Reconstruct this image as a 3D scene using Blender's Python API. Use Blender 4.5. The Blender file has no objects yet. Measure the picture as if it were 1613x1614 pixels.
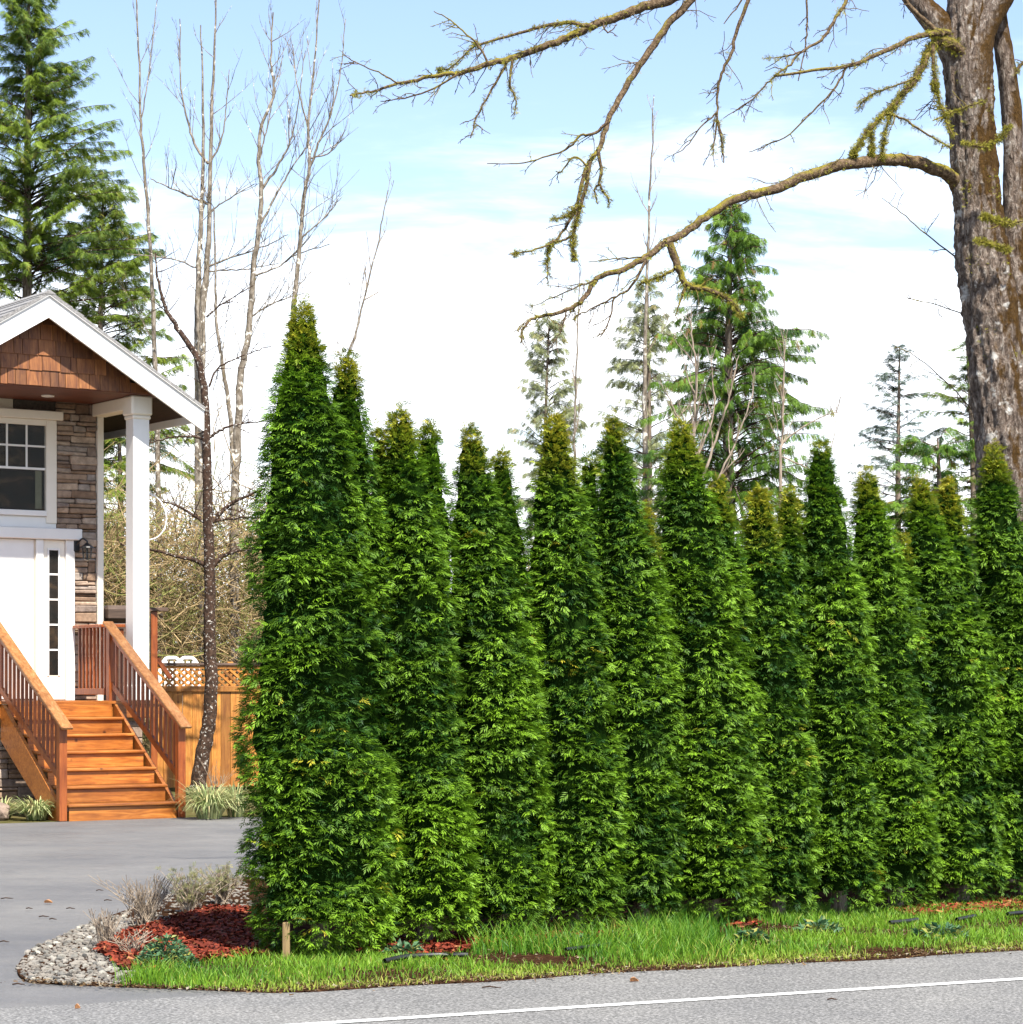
import bpy, math, random
import numpy as np
from mathutils import Vector, noise as mnoise

S = bpy.context.scene
COL = S.collection
R = math.radians
rng = np.random.default_rng(7)
random.seed(7)

# ------------------------------------------------------------------ camera, light, exposure
EYE, F, W_PX, H_PX, HOR = 1.6, 4000.0, 1613, 1614, 1085.0   # eye height, focal length in photo pixels, horizon row
cam = bpy.data.cameras.new('camera'); cam_o = bpy.data.objects.new('camera', cam); COL.objects.link(cam_o)
cam_o.location = (0, 0, EYE); cam_o.rotation_euler = (R(90), 0, 0)
cam.sensor_width = 36; cam.lens = 36 * F / W_PX
cam.shift_y = (HOR - H_PX / 2) / W_PX
cam.clip_start = .1; cam.clip_end = 6000
S.camera = cam_o

SUN_AZ, SUN_EL = R(25), R(55)          # azimuth to the right of straight behind the camera
to_sun = Vector((math.sin(SUN_AZ) * math.cos(SUN_EL), -math.cos(SUN_AZ) * math.cos(SUN_EL), math.sin(SUN_EL)))
sun = bpy.data.lights.new('sun', 'SUN'); sun.energy = 4.8; sun.angle = R(.9); sun.color = (1, .95, .86)
sun_o = bpy.data.objects.new('sun', sun); COL.objects.link(sun_o)
sun_o.rotation_euler = to_sun.to_track_quat('Z', 'Y').to_euler(); sun_o.location = (10, -10, 30)

world = bpy.data.worlds.new('World'); S.world = world; world.use_nodes = True
def build_world():
    nt = world.node_tree; nt.nodes.clear(); N = nt.nodes.new; L = nt.links.new
    out = N('ShaderNodeOutputWorld'); bg = N('ShaderNodeBackground'); bg.inputs[1].default_value = .11
    sky = N('ShaderNodeTexSky'); sky.sky_type = 'NISHITA'; sky.sun_disc = False
    sky.sun_elevation = SUN_EL; sky.sun_rotation = math.atan2(to_sun.x, to_sun.y); sky.air_density = 1.0; sky.dust_density = .6; sky.ozone_density = 1.2
    tc = N('ShaderNodeTexCoord'); sep = N('ShaderNodeSeparateXYZ'); L(tc.outputs['Generated'], sep.inputs[0])
    def math_(op, a, b=None, c=None):
        m = N('ShaderNodeMath'); m.operation = op
        for i, v in enumerate((a, b, c)):
            if v is None: continue
            if isinstance(v, (int, float)): m.inputs[i].default_value = v
            else: L(v, m.inputs[i])
        return m.outputs[0]
    z = sep.outputs[2]
    zz = math_('ADD', math_('MAXIMUM', z, 0.0), .22)
    comb = N('ShaderNodeCombineXYZ'); L(math_('DIVIDE', sep.outputs[0], zz), comb.inputs[0]); L(math_('DIVIDE', sep.outputs[1], zz), comb.inputs[1])
    mp = N('ShaderNodeMapping'); mp.inputs['Rotation'].default_value = (0, 0, R(-18)); mp.inputs['Scale'].default_value = (1.1, 2.3, 1); mp.inputs['Location'].default_value = (3.1, 1.7, 0)
    L(comb.outputs[0], mp.inputs[0])
    n1 = N('ShaderNodeTexNoise'); n1.inputs['Scale'].default_value = 1.25; n1.inputs['Detail'].default_value = 7; n1.inputs['Roughness'].default_value = .55; n1.inputs['Distortion'].default_value = .5
    L(mp.outputs[0], n1.inputs['Vector'])
    base = math_('MULTIPLY_ADD', z, -6.8, 1.5)             # thick low cloud thinning upwards
    base = math_('MAXIMUM', base, -.12)
    n2 = N('ShaderNodeTexNoise'); n2.inputs['Scale'].default_value = 4.2; n2.inputs['Detail'].default_value = 8; n2.inputs['Roughness'].default_value = .6; n2.inputs['Distortion'].default_value = .8; L(mp.outputs[0], n2.inputs['Vector'])
    wob = math_('ADD', math_('MULTIPLY_ADD', n1.outputs['Fac'], 2.6, -1.3), math_('MULTIPLY_ADD', n2.outputs['Fac'], .9, -.45))
    cl = N('ShaderNodeClamp'); L(math_('ADD', base, wob), cl.inputs[0])
    sm = N('ShaderNodeMapRange'); sm.interpolation_type = 'SMOOTHSTEP'; L(cl.outputs[0], sm.inputs[0])
    tintn = N('ShaderNodeMix'); tintn.data_type = 'RGBA'; tintn.blend_type = 'MIX'
    L(sm.outputs[0], tintn.inputs['Factor']); gr_ = N('ShaderNodeMix'); gr_.data_type = 'RGBA'; gr_.blend_type = 'MULTIPLY'; gr_.inputs['Factor'].default_value = 1; gr_.inputs['B'].default_value = (1.0, .95, .97, 1); L(sky.outputs[0], gr_.inputs['A']); L(gr_.outputs['Result'], tintn.inputs['A']); tintn.inputs['B'].default_value = (7.6, 7.8, 8.1, 1)
    L(tintn.outputs['Result'], bg.inputs[0]); L(bg.outputs[0], out.inputs[0])
build_world()
S.view_settings.view_transform = 'Standard'; S.view_settings.look = 'None'
S.view_settings.exposure = 1.25; S.view_settings.gamma = 1.0; S.view_settings.use_curve_mapping = False
S.cycles.max_bounces = 6; S.cycles.transparent_max_bounces = 6; S.cycles.diffuse_bounces = 3; S.cycles.glossy_bounces = 2; S.cycles.transmission_bounces = 3

# ------------------------------------------------------------------ helpers
def at(px, py, d):                      # photo pixel at distance d -> point in the place
    return np.array([(px - W_PX / 2) * d / F, d, EYE + (HOR - py) * d / F])
def gnd(px, py, z=0.):                  # photo pixel on the ground
    return at(px, py, (EYE - z) * F / (py - HOR))

def link(o, parent=None):
    COL.objects.link(o)
    if parent is not None: o.parent = parent
    return o
def tag(o, label=None, cat=None, group=None, kind=None):
    for k, v in (('label', label), ('category', cat), ('group', group), ('kind', kind)):
        if v: o[k] = v
    return o
def empty(name, loc, rz=0., **kw):
    o = link(bpy.data.objects.new(name, None)); o.location = loc; o.rotation_euler = (0, 0, rz); o.empty_display_size = .2
    return tag(o, **kw)
def meshdata(name, V, Fc, mat, tint=None, smooth=False):
    V = np.asarray(V, np.float32).reshape(-1, 3); Fc = np.asarray(Fc, np.int32)
    me = bpy.data.meshes.new(name); k = Fc.shape[1]
    me.vertices.add(len(V)); me.vertices.foreach_set('co', V.ravel())
    me.loops.add(Fc.size); me.loops.foreach_set('vertex_index', Fc.ravel())
    me.polygons.add(len(Fc)); me.polygons.foreach_set('loop_start', np.arange(len(Fc), dtype=np.int32) * k)
    me.polygons.foreach_set('use_smooth', np.full(len(Fc), bool(smooth)))
    if tint is not None:
        a = me.attributes.new('tint', 'FLOAT_COLOR', 'POINT')
        c = np.ones((len(V), 4), np.float32); t = np.asarray(tint, np.float32); c[:, :t.shape[1]] = t
        a.data.foreach_set('color', c.ravel())
    me.update(calc_edges=True)
    if mat: me.materials.append(mat)
    return me
def obj(name, V, Fc, mat, parent=None, tint=None, smooth=False):
    return link(bpy.data.objects.new(name, meshdata(name, V, Fc, mat, tint, smooth)), parent)

class Acc:                              # collects pieces that belong to ONE mesh
    def __init__(s): s.V, s.F, s.T, s.n = [], [], [], 0
    def add(s, V, Fc, t=None):
        s.V.append(V); s.F.append(np.asarray(Fc) + s.n); s.n += len(V)
        if t is not None: s.T.append(t)
    def build(s, name, mat, parent=None, smooth=False):
        return obj(name, np.concatenate(s.V), np.concatenate(s.F), mat, parent, np.concatenate(s.T) if s.T else None, smooth)

BOXQ = None
def cbox(a, b, bev=.006, jit=0., r=random):
    """box between corners a and b with chamfered edges, as quads"""
    a, b = np.minimum(a, b).astype(float), np.maximum(a, b).astype(float); bev = min(bev, .45 * float((b - a).min()))
    V = []; idx = {}
    for i in range(8):
        s = [(i >> k) & 1 for k in range(3)]
        for ax in range(3):
            p = [(b[k] - bev if s[k] else a[k] + bev) for k in range(3)]
            p[ax] = b[ax] if s[ax] else a[ax]
            idx[i, ax] = len(V); V.append(p)
    Fq = []
    for ax in range(3):
        o1, o2 = [k for k in range(3) if k != ax]
        for s in (0, 1):
            c = [(s << ax), (s << ax) | (1 << o1), (s << ax) | (1 << o1) | (1 << o2), (s << ax) | (1 << o2)]
            q = [idx[i, ax] for i in c]
            Fq.append(q if (s == 1) == (ax != 1) else q[::-1])
    for ax in range(3):                  # edges along ax
        o1, o2 = [k for k in range(3) if k != ax]
        for s1 in (0, 1):
            for s2 in (0, 1):
                i0 = (s1 << o1) | (s2 << o2); i1 = i0 | (1 << ax)
                Fq.append([idx[i0, o1], idx[i1, o1], idx[i1, o2], idx[i0, o2]])
    for i in range(8): Fq.append([idx[i, 0], idx[i, 1], idx[i, 2], idx[i, 2]])
    V = np.array(V)
    if jit: V = V + np.array([[r.uniform(-jit, jit) for _ in range(3)] for _ in range(8)])[np.repeat(np.arange(8), 3)]
    return V, np.array(Fq)
def fixquads(Fq):                        # quads with a doubled corner become true triangles
    return Fq
def box(name, a, b, mat, parent=None, bev=.006, jit=0.):
    V, Fq = cbox(np.array(a, float), np.array(b, float), bev, jit)
    tri = []
    for q in Fq:
        tri.append(q[:3])
        if q[3] != q[2]: tri.append([q[0], q[2], q[3]])
    o = obj(name, V, np.array(tri), mat, parent)
    orient(o.data); return o
import bmesh
def orient(me):
    bm = bmesh.new(); bm.from_mesh(me); bmesh.ops.recalc_face_normals(bm, faces=bm.faces); bm.to_mesh(me); bm.free()
def beam(name, p0, p1, w, h, mat, parent=None, bev=.006, up=(0, 0, 1)):
    """a bar of section w x h from p0 to p1"""
    p0, p1, up = np.array(p0, float), np.array(p1, float), np.array(up, float)
    d = p1 - p0; L = np.linalg.norm(d); d /= L; sx = np.cross(d, up); sx /= np.linalg.norm(sx); uz = np.cross(sx, d)
    V, Fq = cbox(np.array([-w / 2, 0, -h / 2]), np.array([w / 2, L, h / 2]), bev)
    V = p0 + V[:, :1] * sx + V[:, 1:2] * d + V[:, 2:] * uz
    tri = []
    for q in Fq:
        tri.append(q[:3])
        if q[3] != q[2]: tri.append([q[0], q[2], q[3]])
    o = obj(name, V, np.array(tri), mat, parent); orient(o.data); return o

def smooth_path(P, n):
    """Catmull-Rom through the rows of P (position and radius together)"""
    P = np.asarray(P, float)
    if len(P) == 2: t = np.linspace(0, 1, n)[:, None]; return P[0] * (1 - t) + P[1] * t
    Q = np.vstack([2 * P[0] - P[1], P, 2 * P[-1] - P[-2]]); m = len(P) - 1
    ts = np.linspace(0, m, n); i = np.minimum(ts.astype(int), m - 1); u = (ts - i)[:, None]
    a, b, c, d = Q[i], Q[i + 1], Q[i + 2], Q[i + 3]
    return .5 * (2 * b + (c - a) * u + (2 * a - 5 * b + 4 * c - d) * u ** 2 + (3 * b - a - 3 * c + d) * u ** 3)
def tube(P, r, k=5):
    P = np.asarray(P, float); r = np.asarray(r, float); n = len(P)
    T = np.gradient(P, axis=0); T /= np.linalg.norm(T, axis=1)[:, None] + 1e-9
    ref = np.array([.31, .87, .38]) if abs(T[0] @ np.array([.31, .87, .38])) < .9 else np.array([1., 0, 0])
    A = np.cross(T, ref); A /= np.linalg.norm(A, axis=1)[:, None] + 1e-9; B = np.cross(T, A)
    an = np.arange(k) * 2 * np.pi / k
    V = P[:, None] + r[:, None, None] * (np.cos(an)[None, :, None] * A[:, None] + np.sin(an)[None, :, None] * B[:, None])
    i = np.arange(n - 1)[:, None] * k; j = np.arange(k)[None]; j2 = (j + 1) % k
    Fq = np.stack([i + j, i + j2, i + k + j2, i + k + j], -1).reshape(-1, 4)
    return V.reshape(-1, 3), Fq

def unit(a): return a / (np.linalg.norm(a, axis=-1, keepdims=True) + 1e-9)
def spray_template(n, spread=.75, llen=.42, lw=.085, droop=.28, tw=.12, seed=0, tri=False):
    """a flat fan of n scale-leaf fingers: axis along x, plane xy; one quad per finger"""
    r = np.random.default_rng(seed); V = []
    for i in range(n):
        t = .08 + .92 * i / n; side = 1 if i % 2 else -1
        ang = side * (spread * (1 - .35 * t) + r.uniform(-.12, .12)); ln = llen * (1.15 - .55 * t) * r.uniform(.8, 1.2)
        if i == n - 1: ang = r.uniform(-.2, .2)
        b = np.array([t * .75, 0, 0]); d = np.array([math.cos(ang), math.sin(ang), 0]); s = np.array([-d[1], d[0], 0])
        up = np.array([0, 0, r.uniform(-tw, tw)])
        if tri: V += [b + s * lw * .5, b + d * ln + up, b - s * lw * .5]; continue
        V += [b - .0 * d, b + d * ln * .5 + s * lw * .5 + up * .5, b + d * ln + up, b + d * ln * .5 - s * lw * .5 + up * .5]
    V = np.array(V); V[:, 2] -= droop * (V[:, 0] ** 2 + .6 * V[:, 1] ** 2)
    Fq = np.arange(len(V)).reshape(-1, 3 if tri else 4); return V, Fq
def scatter(tmpl, O, X, Nn, sc, tint=None):
    """copies of a template at O with axis X, plane normal about Nn and size sc"""
    V, Fq = tmpl; X = unit(X); Y = unit(np.cross(Nn, X)); Z = np.cross(X, Y)
    P = O[:, None] + sc[:, None, None] * (V[None, :, :1] * X[:, None] + V[None, :, 1:2] * Y[:, None] + V[None, :, 2:] * Z[:, None])
    m = len(V); FF = (Fq[None] + (np.arange(len(O)) * m)[:, None, None]).reshape(-1, Fq.shape[1])
    T = None if tint is None else np.repeat(tint, m, axis=0)
    return P.reshape(-1, 3), FF, T
class SinNoise:
    def __init__(s, seed, f, n=14):
        r = np.random.default_rng(seed); s.k = unit(r.normal(size=(n, 3))) * (f * r.uniform(.5, 1.9, n))[:, None]; s.p = r.uniform(0, 6.28, n); s.n = n
    def __call__(s, P): return np.sin(P @ s.k.T + s.p).sum(1) / math.sqrt(s.n / 2)

# ------------------------------------------------------------------ materials
def new_mat(name):
    m = bpy.data.materials.new(name); m.use_nodes = True; nt = m.node_tree
    b = nt.nodes['Principled BSDF']; return m, nt, b, nt.nodes.new, nt.links.new
def ramp(nt, fac, stops):
    r = nt.nodes.new('ShaderNodeValToRGB'); e = r.color_ramp.elements
    while len(e) < len(stops): e.new(.5)
    for el, (p, c) in zip(e, stops): el.position = p; el.color = (*c, 1)
    nt.links.new(fac, r.inputs[0]); return r.outputs[0]
def noise_(nt, vec, scale, detail=5, rough=.55, dist=0.):
    n = nt.nodes.new('ShaderNodeTexNoise'); n.inputs['Scale'].default_value = scale; n.inputs['Detail'].default_value = detail
    n.inputs['Roughness'].default_value = rough; n.inputs['Distortion'].default_value = dist; nt.links.new(vec, n.inputs['Vector']); return n.outputs['Fac']
def mapping(nt, scale=(1, 1, 1), kind='Object', rot=(0, 0, 0)):
    tc = nt.nodes.new('ShaderNodeTexCoord'); mp = nt.nodes.new('ShaderNodeMapping'); mp.inputs['Scale'].default_value = scale; mp.inputs['Rotation'].default_value = rot
    nt.links.new(tc.outputs[kind], mp.inputs[0]); return mp.outputs[0]
def mixc(nt, fac, a, b, mode='MIX'):
    m = nt.nodes.new('ShaderNodeMix'); m.data_type = 'RGBA'; m.blend_type = mode
    for s, v in (('Factor', fac), ('A', a), ('B', b)):
        if isinstance(v, (int, float)): m.inputs[s].default_value = v
        elif isinstance(v, tuple): m.inputs[s].default_value = (*v, 1)
        else: nt.links.new(v, m.inputs[s])
    return m.outputs['Result']
def bump(nt, b, h, strength=.3, dist=.02):
    n = nt.nodes.new('ShaderNodeBump'); n.inputs['Strength'].default_value = strength; n.inputs['Distance'].default_value = dist
    nt.links.new(h, n.inputs['Height']); nt.links.new(n.outputs[0], b.inputs['Normal'])
def objrand(nt): return nt.nodes.new('ShaderNodeObjectInfo').outputs['Random']

def m_speckle(name, stops, scale, rough=.85, big=None, bstr=.4, bdist=.01, spec=.3):
    m, nt, b, N, L = new_mat(name); v = mapping(nt)
    c = ramp(nt, noise_(nt, v, scale, 3, .7), stops)
    if big: c = mixc(nt, 1., c, ramp(nt, noise_(nt, v, big[0], 4, .6), [(.3, big[1]), (.7, big[2])]), 'MULTIPLY')
    L(c, b.inputs['Base Color']); b.inputs['Roughness'].default_value = rough; b.inputs['Specular IOR Level'].default_value = spec; bump(nt, b, noise_(nt, v, scale, 3, .7), bstr, bdist); return m
def m_wood(name, dark, mid, light, scale=(2, 2, 2), rough=.5, knots=True, axis=0):
    m, nt, b, N, L = new_mat(name)
    st = [14., 14., 14.]; st[axis] = 1.2
    tc = N('ShaderNodeTexCoord'); add = N('ShaderNodeVectorMath'); add.operation = 'ADD'; rv = N('ShaderNodeCombineXYZ'); r = objrand(nt)
    mu = N('ShaderNodeMath'); mu.operation = 'MULTIPLY'; mu.inputs[1].default_value = 37.; L(r, mu.inputs[0])
    for i in range(3): L(mu.outputs[0], rv.inputs[i])
    L(tc.outputs['Object'], add.inputs[0]); L(rv.outputs[0], add.inputs[1])
    mp = N('ShaderNodeMapping'); mp.inputs['Scale'].default_value = st; L(add.outputs[0], mp.inputs[0])
    g = noise_(nt, mp.outputs[0], 1.6, 6, .6, 1.2)
    c = ramp(nt, g, [(.28, dark), (.5, mid), (.72, light)])
    c = mixc(nt, 1., c, ramp(nt, r, [(0, (.55, .52, .48)), (.5, (.92, .9, .88)), (1, (1.18, 1.14, 1.1))]), 'MULTIPLY')
    big = noise_(nt, add.outputs[0], 2.2, 4, .6); c = mixc(nt, 1., c, ramp(nt, big, [(.3, (.7, .66, .62)), (.65, (1.05, 1.05, 1.05))]), 'MULTIPLY')
    if knots:
        vo = N('ShaderNodeTexVoronoi'); vo.inputs['Scale'].default_value = 3.3; L(add.outputs[0], vo.inputs['Vector'])
        c = mixc(nt, ramp(nt, vo.outputs['Distance'], [(.04, (1, 1, 1)), (.1, (0, 0, 0))]), c, tuple(.35 * x for x in dark))
    L(c, b.inputs['Base Color']); b.inputs['Roughness'].default_value = rough; bump(nt, b, g, .25, .004); return m
def m_plain(name, col, rough=.5, var=.08, metal=0., spec=.5, scale=6.):
    m, nt, b, N, L = new_mat(name); v = mapping(nt)
    c = ramp(nt, noise_(nt, v, scale, 6, .6), [(.3, tuple(x * (1 - var) for x in col)), (.7, tuple(min(1, x * (1 + var)) for x in col))])
    L(c, b.inputs['Base Color']); b.inputs['Roughness'].default_value = rough; b.inputs['Metallic'].default_value = metal; b.inputs['Specular IOR Level'].default_value = spec
    bump(nt, b, noise_(nt, v, scale * 9, 4), .06, .003); return m
def m_leaf(name, dark, light, warm, trans=.3, rough=.55, spec=.35):
    """leaves: tint.r = shade of green of this spray, tint.g = how far it has yellowed"""
    m, nt, b, N, L = new_mat(name)
    a = N('ShaderNodeAttribute'); a.attribute_name = 'tint'; s = N('ShaderNodeSeparateColor'); L(a.outputs['Color'], s.inputs[0])
    c = mixc(nt, s.outputs[0], dark, light); c = mixc(nt, s.outputs[1], c, warm)
    L(c, b.inputs['Base Color']); b.inputs['Roughness'].default_value = rough; b.inputs['Specular IOR Level'].default_value = spec
    tr = N('ShaderNodeBsdfTranslucent'); L(c, tr.inputs[0]); mx = N('ShaderNodeMixShader'); mx.inputs[0].default_value = trans
    L(b.outputs[0], mx.inputs[1]); L(tr.outputs[0], mx.inputs[2]); L(mx.outputs[0], nt.nodes['Material Output'].inputs[0]); return m
def m_bark(name, dark, mid, light, moss=None, moss_amt=.5, vs=(9, 9, 2.2), lichen=None, bstr=.7, bd=.03, mdir=None, spec=.2):
    m, nt, b, N, L = new_mat(name); v = mapping(nt, vs); v1 = mapping(nt)
    g = noise_(nt, v, 2.4, 7, .65, .6); c = ramp(nt, g, [(.3, dark), (.5, mid), (.68, light)])
    if lichen: c = mixc(nt, ramp(nt, noise_(nt, v1, lichen[1], 3, .6), [(lichen[2], (0, 0, 0)), (lichen[2] + .06, (1, 1, 1))]), c, lichen[0])
    mf = noise_(nt, v1, 2.6, 6, .7)
    if mdir:                             # moss keeps to the damp side of the limb
        ge = N('ShaderNodeNewGeometry'); dp = N('ShaderNodeVectorMath'); dp.operation = 'DOT_PRODUCT'; L(ge.outputs['Normal'], dp.inputs[0]); dp.inputs[1].default_value = mdir
        ma = N('ShaderNodeMath'); ma.operation = 'ADD'; L(dp.outputs['Value'], ma.inputs[0]); L(mf, ma.inputs[1]); mf = ma.outputs[0]
    if moss: c = mixc(nt, ramp(nt, mf, [(moss_amt, (0, 0, 0)), (moss_amt + .12, (1, 1, 1))]), c, moss)
    L(c, b.inputs['Base Color']); b.inputs['Roughness'].default_value = .9; b.inputs['Specular IOR Level'].default_value = spec; bump(nt, b, g, bstr, bd); return m

M = {}
M['asphalt'] = m_speckle('road_asphalt', [(.32, (.06, .059, .057)), (.5, (.15, .148, .143)), (.68, (.31, .303, .293))], 62, .85, (1.1, (.82, .82, .83), (1.08, 1.07, 1.05)), .5, .01)
def m_drive():
    m, nt, b, N, L = new_mat('drive_asphalt'); v = mapping(nt)
    c = ramp(nt, noise_(nt, v, 95, 4, .75), [(.3, (.085, .083, .08)), (.55, (.125, .122, .118)), (.72, (.19, .186, .178))])
    c = mixc(nt, 1., c, ramp(nt, noise_(nt, v, .45, 6, .6), [(.3, (.74, .75, .78)), (.7, (1.22, 1.2, 1.16))]), 'MULTIPLY')
    c = mixc(nt, 1., c, ramp(nt, noise_(nt, v, 3.4, 6, .7, .8), [(.3, (.86, .86, .87)), (.5, (1, 1, 1)), (.72, (1.12, 1.1, 1.07))]), 'MULTIPLY')
    L(c, b.inputs['Base Color']); L(ramp(nt, noise_(nt, v, 1.3, 5), [(.3, (.5, .5, .5)), (.7, (.8, .8, .8))]), b.inputs['Roughness']); bump(nt, b, noise_(nt, v, 95, 3, .7), .25, .006); return m
M['drive'] = m_drive()
M['paint'] = m_speckle('road_paint', [(.36, (.25, .25, .24)), (.5, (.6, .6, .58)), (.7, (.74, .74, .72))], 60, .7, None, .3, .006)
M['soil'] = m_speckle('dark_soil', [(.3, (.014, .008, .005)), (.55, (.045, .024, .014)), (.75, (.1, .055, .03))], 26, .95, (3, (.6, .6, .6), (1.2, 1.1, 1)), .8, .03, 0.)
M['ground'] = m_speckle('field_ground', [(.3, (.05, .055, .02)), (.6, (.12, .1, .05)), (.8, (.19, .15, .08))], 8, .95, (.7, (.6, .7, .5), (1.2, 1.1, 1)), .6, .03, 0.)
M['mulch'] = m_leaf('red_mulch', (.06, .01, .005), (.24, .042, .018), (.38, .16, .07), .0, .8, .2)
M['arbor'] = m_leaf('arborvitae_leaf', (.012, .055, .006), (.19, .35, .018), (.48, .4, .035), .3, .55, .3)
M['fir'] = m_leaf('fir_needles', (.02, .06, .008), (.24, .33, .025), (.26, .24, .04), .34)
M['cedar'] = m_leaf('cedar_fronds', (.016, .066, .009), (.19, .33, .022), (.3, .13, .05), .34)
M['pale_fir'] = m_leaf('pale_needles', (.17, .2, .1), (.4, .43, .2), (.42, .34, .16), .5)
M['blue_fir'] = m_leaf('bluish_needles', (.05, .085, .07), (.14, .19, .14), (.2, .2, .1), .3)
M['grass'] = m_leaf('grass_blade', (.03, .13, .008), (.22, .39, .025), (.45, .42, .09), .35, .5)
M['variegated'] = m_leaf('variegated_blade', (.1, .17, .04), (.5, .52, .24), (.62, .5, .26), .3)
M['weed'] = m_leaf('weed_leaf', (.02, .07, .03), (.1, .2, .09), (.34, .32, .06), .25)
M['dryleaf'] = m_leaf('dry_leaf', (.2, .07, .02), (.4, .2, .09), (.5, .25, .1), .2)
M['litter'] = m_leaf('leaf_litter', (.045, .025, .012), (.2, .13, .065), (.26, .23, .17), .0, .9, .1)
M['twig_pale'] = m_bark('pale_twig', (.13, .1, .075), (.27, .215, .16), (.42, .35, .27), None)
M['twig_tan'] = m_leaf('dry_brush', (.14, .09, .035), (.46, .34, .17), (.2, .23, .05), .15, .8)
M['moss'] = m_leaf('moss_tuft', (.11, .11, .012), (.33, .32, .035), (.44, .38, .1), .25, .9, .1)
M['alder'] = m_bark('alder_bark', (.06, .048, .034), (.17, .14, .105), (.34, .3, .25), (.13, .11, .04), .6, (7, 7, 3), ((.62, .58, .5), 7., .6))
M['snag'] = m_bark('dark_bark', (.012, .008, .006), (.045, .026, .017), (.1, .06, .04), (.07, .06, .015), .66, (8, 8, 7), ((.5, .47, .42), 26., .6), .6, .02)
M['maple'] = m_bark('maple_bark', (.022, .012, .008), (.18, .135, .105), (.45, .39, .33), (.075, .038, .007), .5, (13, 13, 5.), ((.58, .55, .5), 7., .62), 1., .08, (.22, 0, 0))
M['limb'] = m_bark('limb_bark', (.03, .02, .012), (.1, .065, .035), (.22, .16, .1), (.19, .16, .02), .55, (16, 16, 16), mdir=(0, 0, .16))
M['trunk'] = m_bark('conifer_bark', (.05, .035, .025), (.16, .12, .09), (.3, .25, .2))
M['core'] = m_bark('crown_shade', (.004, .011, .002), (.008, .02, .003), (.014, .03, .005), spec=0.)  # near-black green, the crown's inner shade put into the colour
M['white'] = m_plain('white_paint', (.7, .69, .66), .45, .03)
M['tan_trim'] = m_plain('tan_trim', (.6, .53, .42), .5, .05)
M['cream'] = m_plain('cream_trim', (.74, .69, .59), .5, .03)
M['cedar_wood'] = m_wood('stained_cedar', (.16, .042, .008), (.36, .12, .018), (.5, .2, .04), axis=0, rough=.42)
M['cedar_v'] = m_wood('stained_cedar_upright', (.13, .026, .006), (.27, .068, .013), (.37, .115, .024), axis=2, rough=.42, knots=False)
M['rail_top'] = m_wood('worn_handrail', (.24, .085, .022), (.42, .19, .06), (.54, .31, .14), axis=1, rough=.5, knots=False)
M['fence'] = m_wood('fence_boards', (.26, .085, .014), (.46, .19, .03), (.56, .27, .06), axis=2, rough=.55)
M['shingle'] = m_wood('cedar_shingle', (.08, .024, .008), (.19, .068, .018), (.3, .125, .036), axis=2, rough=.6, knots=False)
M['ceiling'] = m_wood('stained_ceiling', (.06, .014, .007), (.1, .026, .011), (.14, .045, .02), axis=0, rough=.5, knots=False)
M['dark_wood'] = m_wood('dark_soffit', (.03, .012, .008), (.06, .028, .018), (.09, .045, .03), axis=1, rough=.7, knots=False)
M['roof'] = m_speckle('roof_shingle', [(.3, (.12, .115, .11)), (.7, (.32, .31, .3))], 40, .9, None, .5, .01)
M['black'] = m_plain('black_metal', (.012, .012, .013), .4, .2)
M['plastic'] = m_plain('black_edging', (.016, .016, .018), .45, .3)
M['white_plastic'] = m_plain('white_plastic', (.8, .8, .78), .35, .03)
M['mortar'] = m_speckle('mortar', [(.3, (.03, .022, .018)), (.7, (.09, .07, .055))], 30)
M['stake'] = m_wood('weathered_stake', (.2, .13, .06), (.36, .26, .12), (.45, .35, .18), axis=2, rough=.8, knots=False)
M['brown_wood'] = m_wood('grey_brown_wood', (.05, .03, .02), (.11, .07, .05), (.18, .12, .09), axis=0, rough=.7, knots=False)
def m_glass():
    m, nt, b, N, L = new_mat('window_glass'); t = N('ShaderNodeBsdfTransparent'); t.inputs[0].default_value = (.86, .88, .87, 1)
    g = N('ShaderNodeBsdfGlossy'); g.inputs['Roughness'].default_value = .02; lw = N('ShaderNodeFresnel'); lw.inputs[0].default_value = 1.17; mx = N('ShaderNodeMixShader')
    L(lw.outputs[0], mx.inputs[0]); L(t.outputs[0], mx.inputs[1]); L(g.outputs[0], mx.inputs[2]); L(mx.outputs[0], nt.nodes['Material Output'].inputs[0]); return m
M['glass'] = m_glass()
def m_room():  # dark mottled colour painted for the unlit room behind the glass
    m, nt, b, N, L = new_mat('painted_dim_room'); v = mapping(nt, (1.6, 1.6, 2.6))
    L(ramp(nt, noise_(nt, v, 1.7, 5, .6, .6), [(.38, (.004, .003, .002)), (.55, (.018, .01, .006)), (.72, (.085, .05, .025))]), b.inputs['Base Color']); b.inputs['Roughness'].default_value = .9; return m
M['room'] = m_room(); M['drape'] = m_plain('curtain_cloth', (.22, .2, .13), .9, .2)
def m_stone(name, stops, scale=14):
    m, nt, b, N, L = new_mat(name); v = mapping(nt)
    c = ramp(nt, objrand(nt), stops)
    c = mixc(nt, 1., c, ramp(nt, noise_(nt, v, scale, 6, .65), [(.3, (.55, .52, .5)), (.7, (1.2, 1.18, 1.15))]), 'MULTIPLY')
    L(c, b.inputs['Base Color']); b.inputs['Roughness'].default_value = .85; bump(nt, b, noise_(nt, v, scale * 1.5, 6, .7), .6, .015); return m
M['ledge'] = m_stone('ledge_stone', [(0, (.16, .1, .065)), (.25, (.3, .2, .13)), (.45, (.22, .17, .14)), (.65, (.4, .28, .19)), (.85, (.3, .26, .23)), (1, (.45, .34, .25))])
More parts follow.
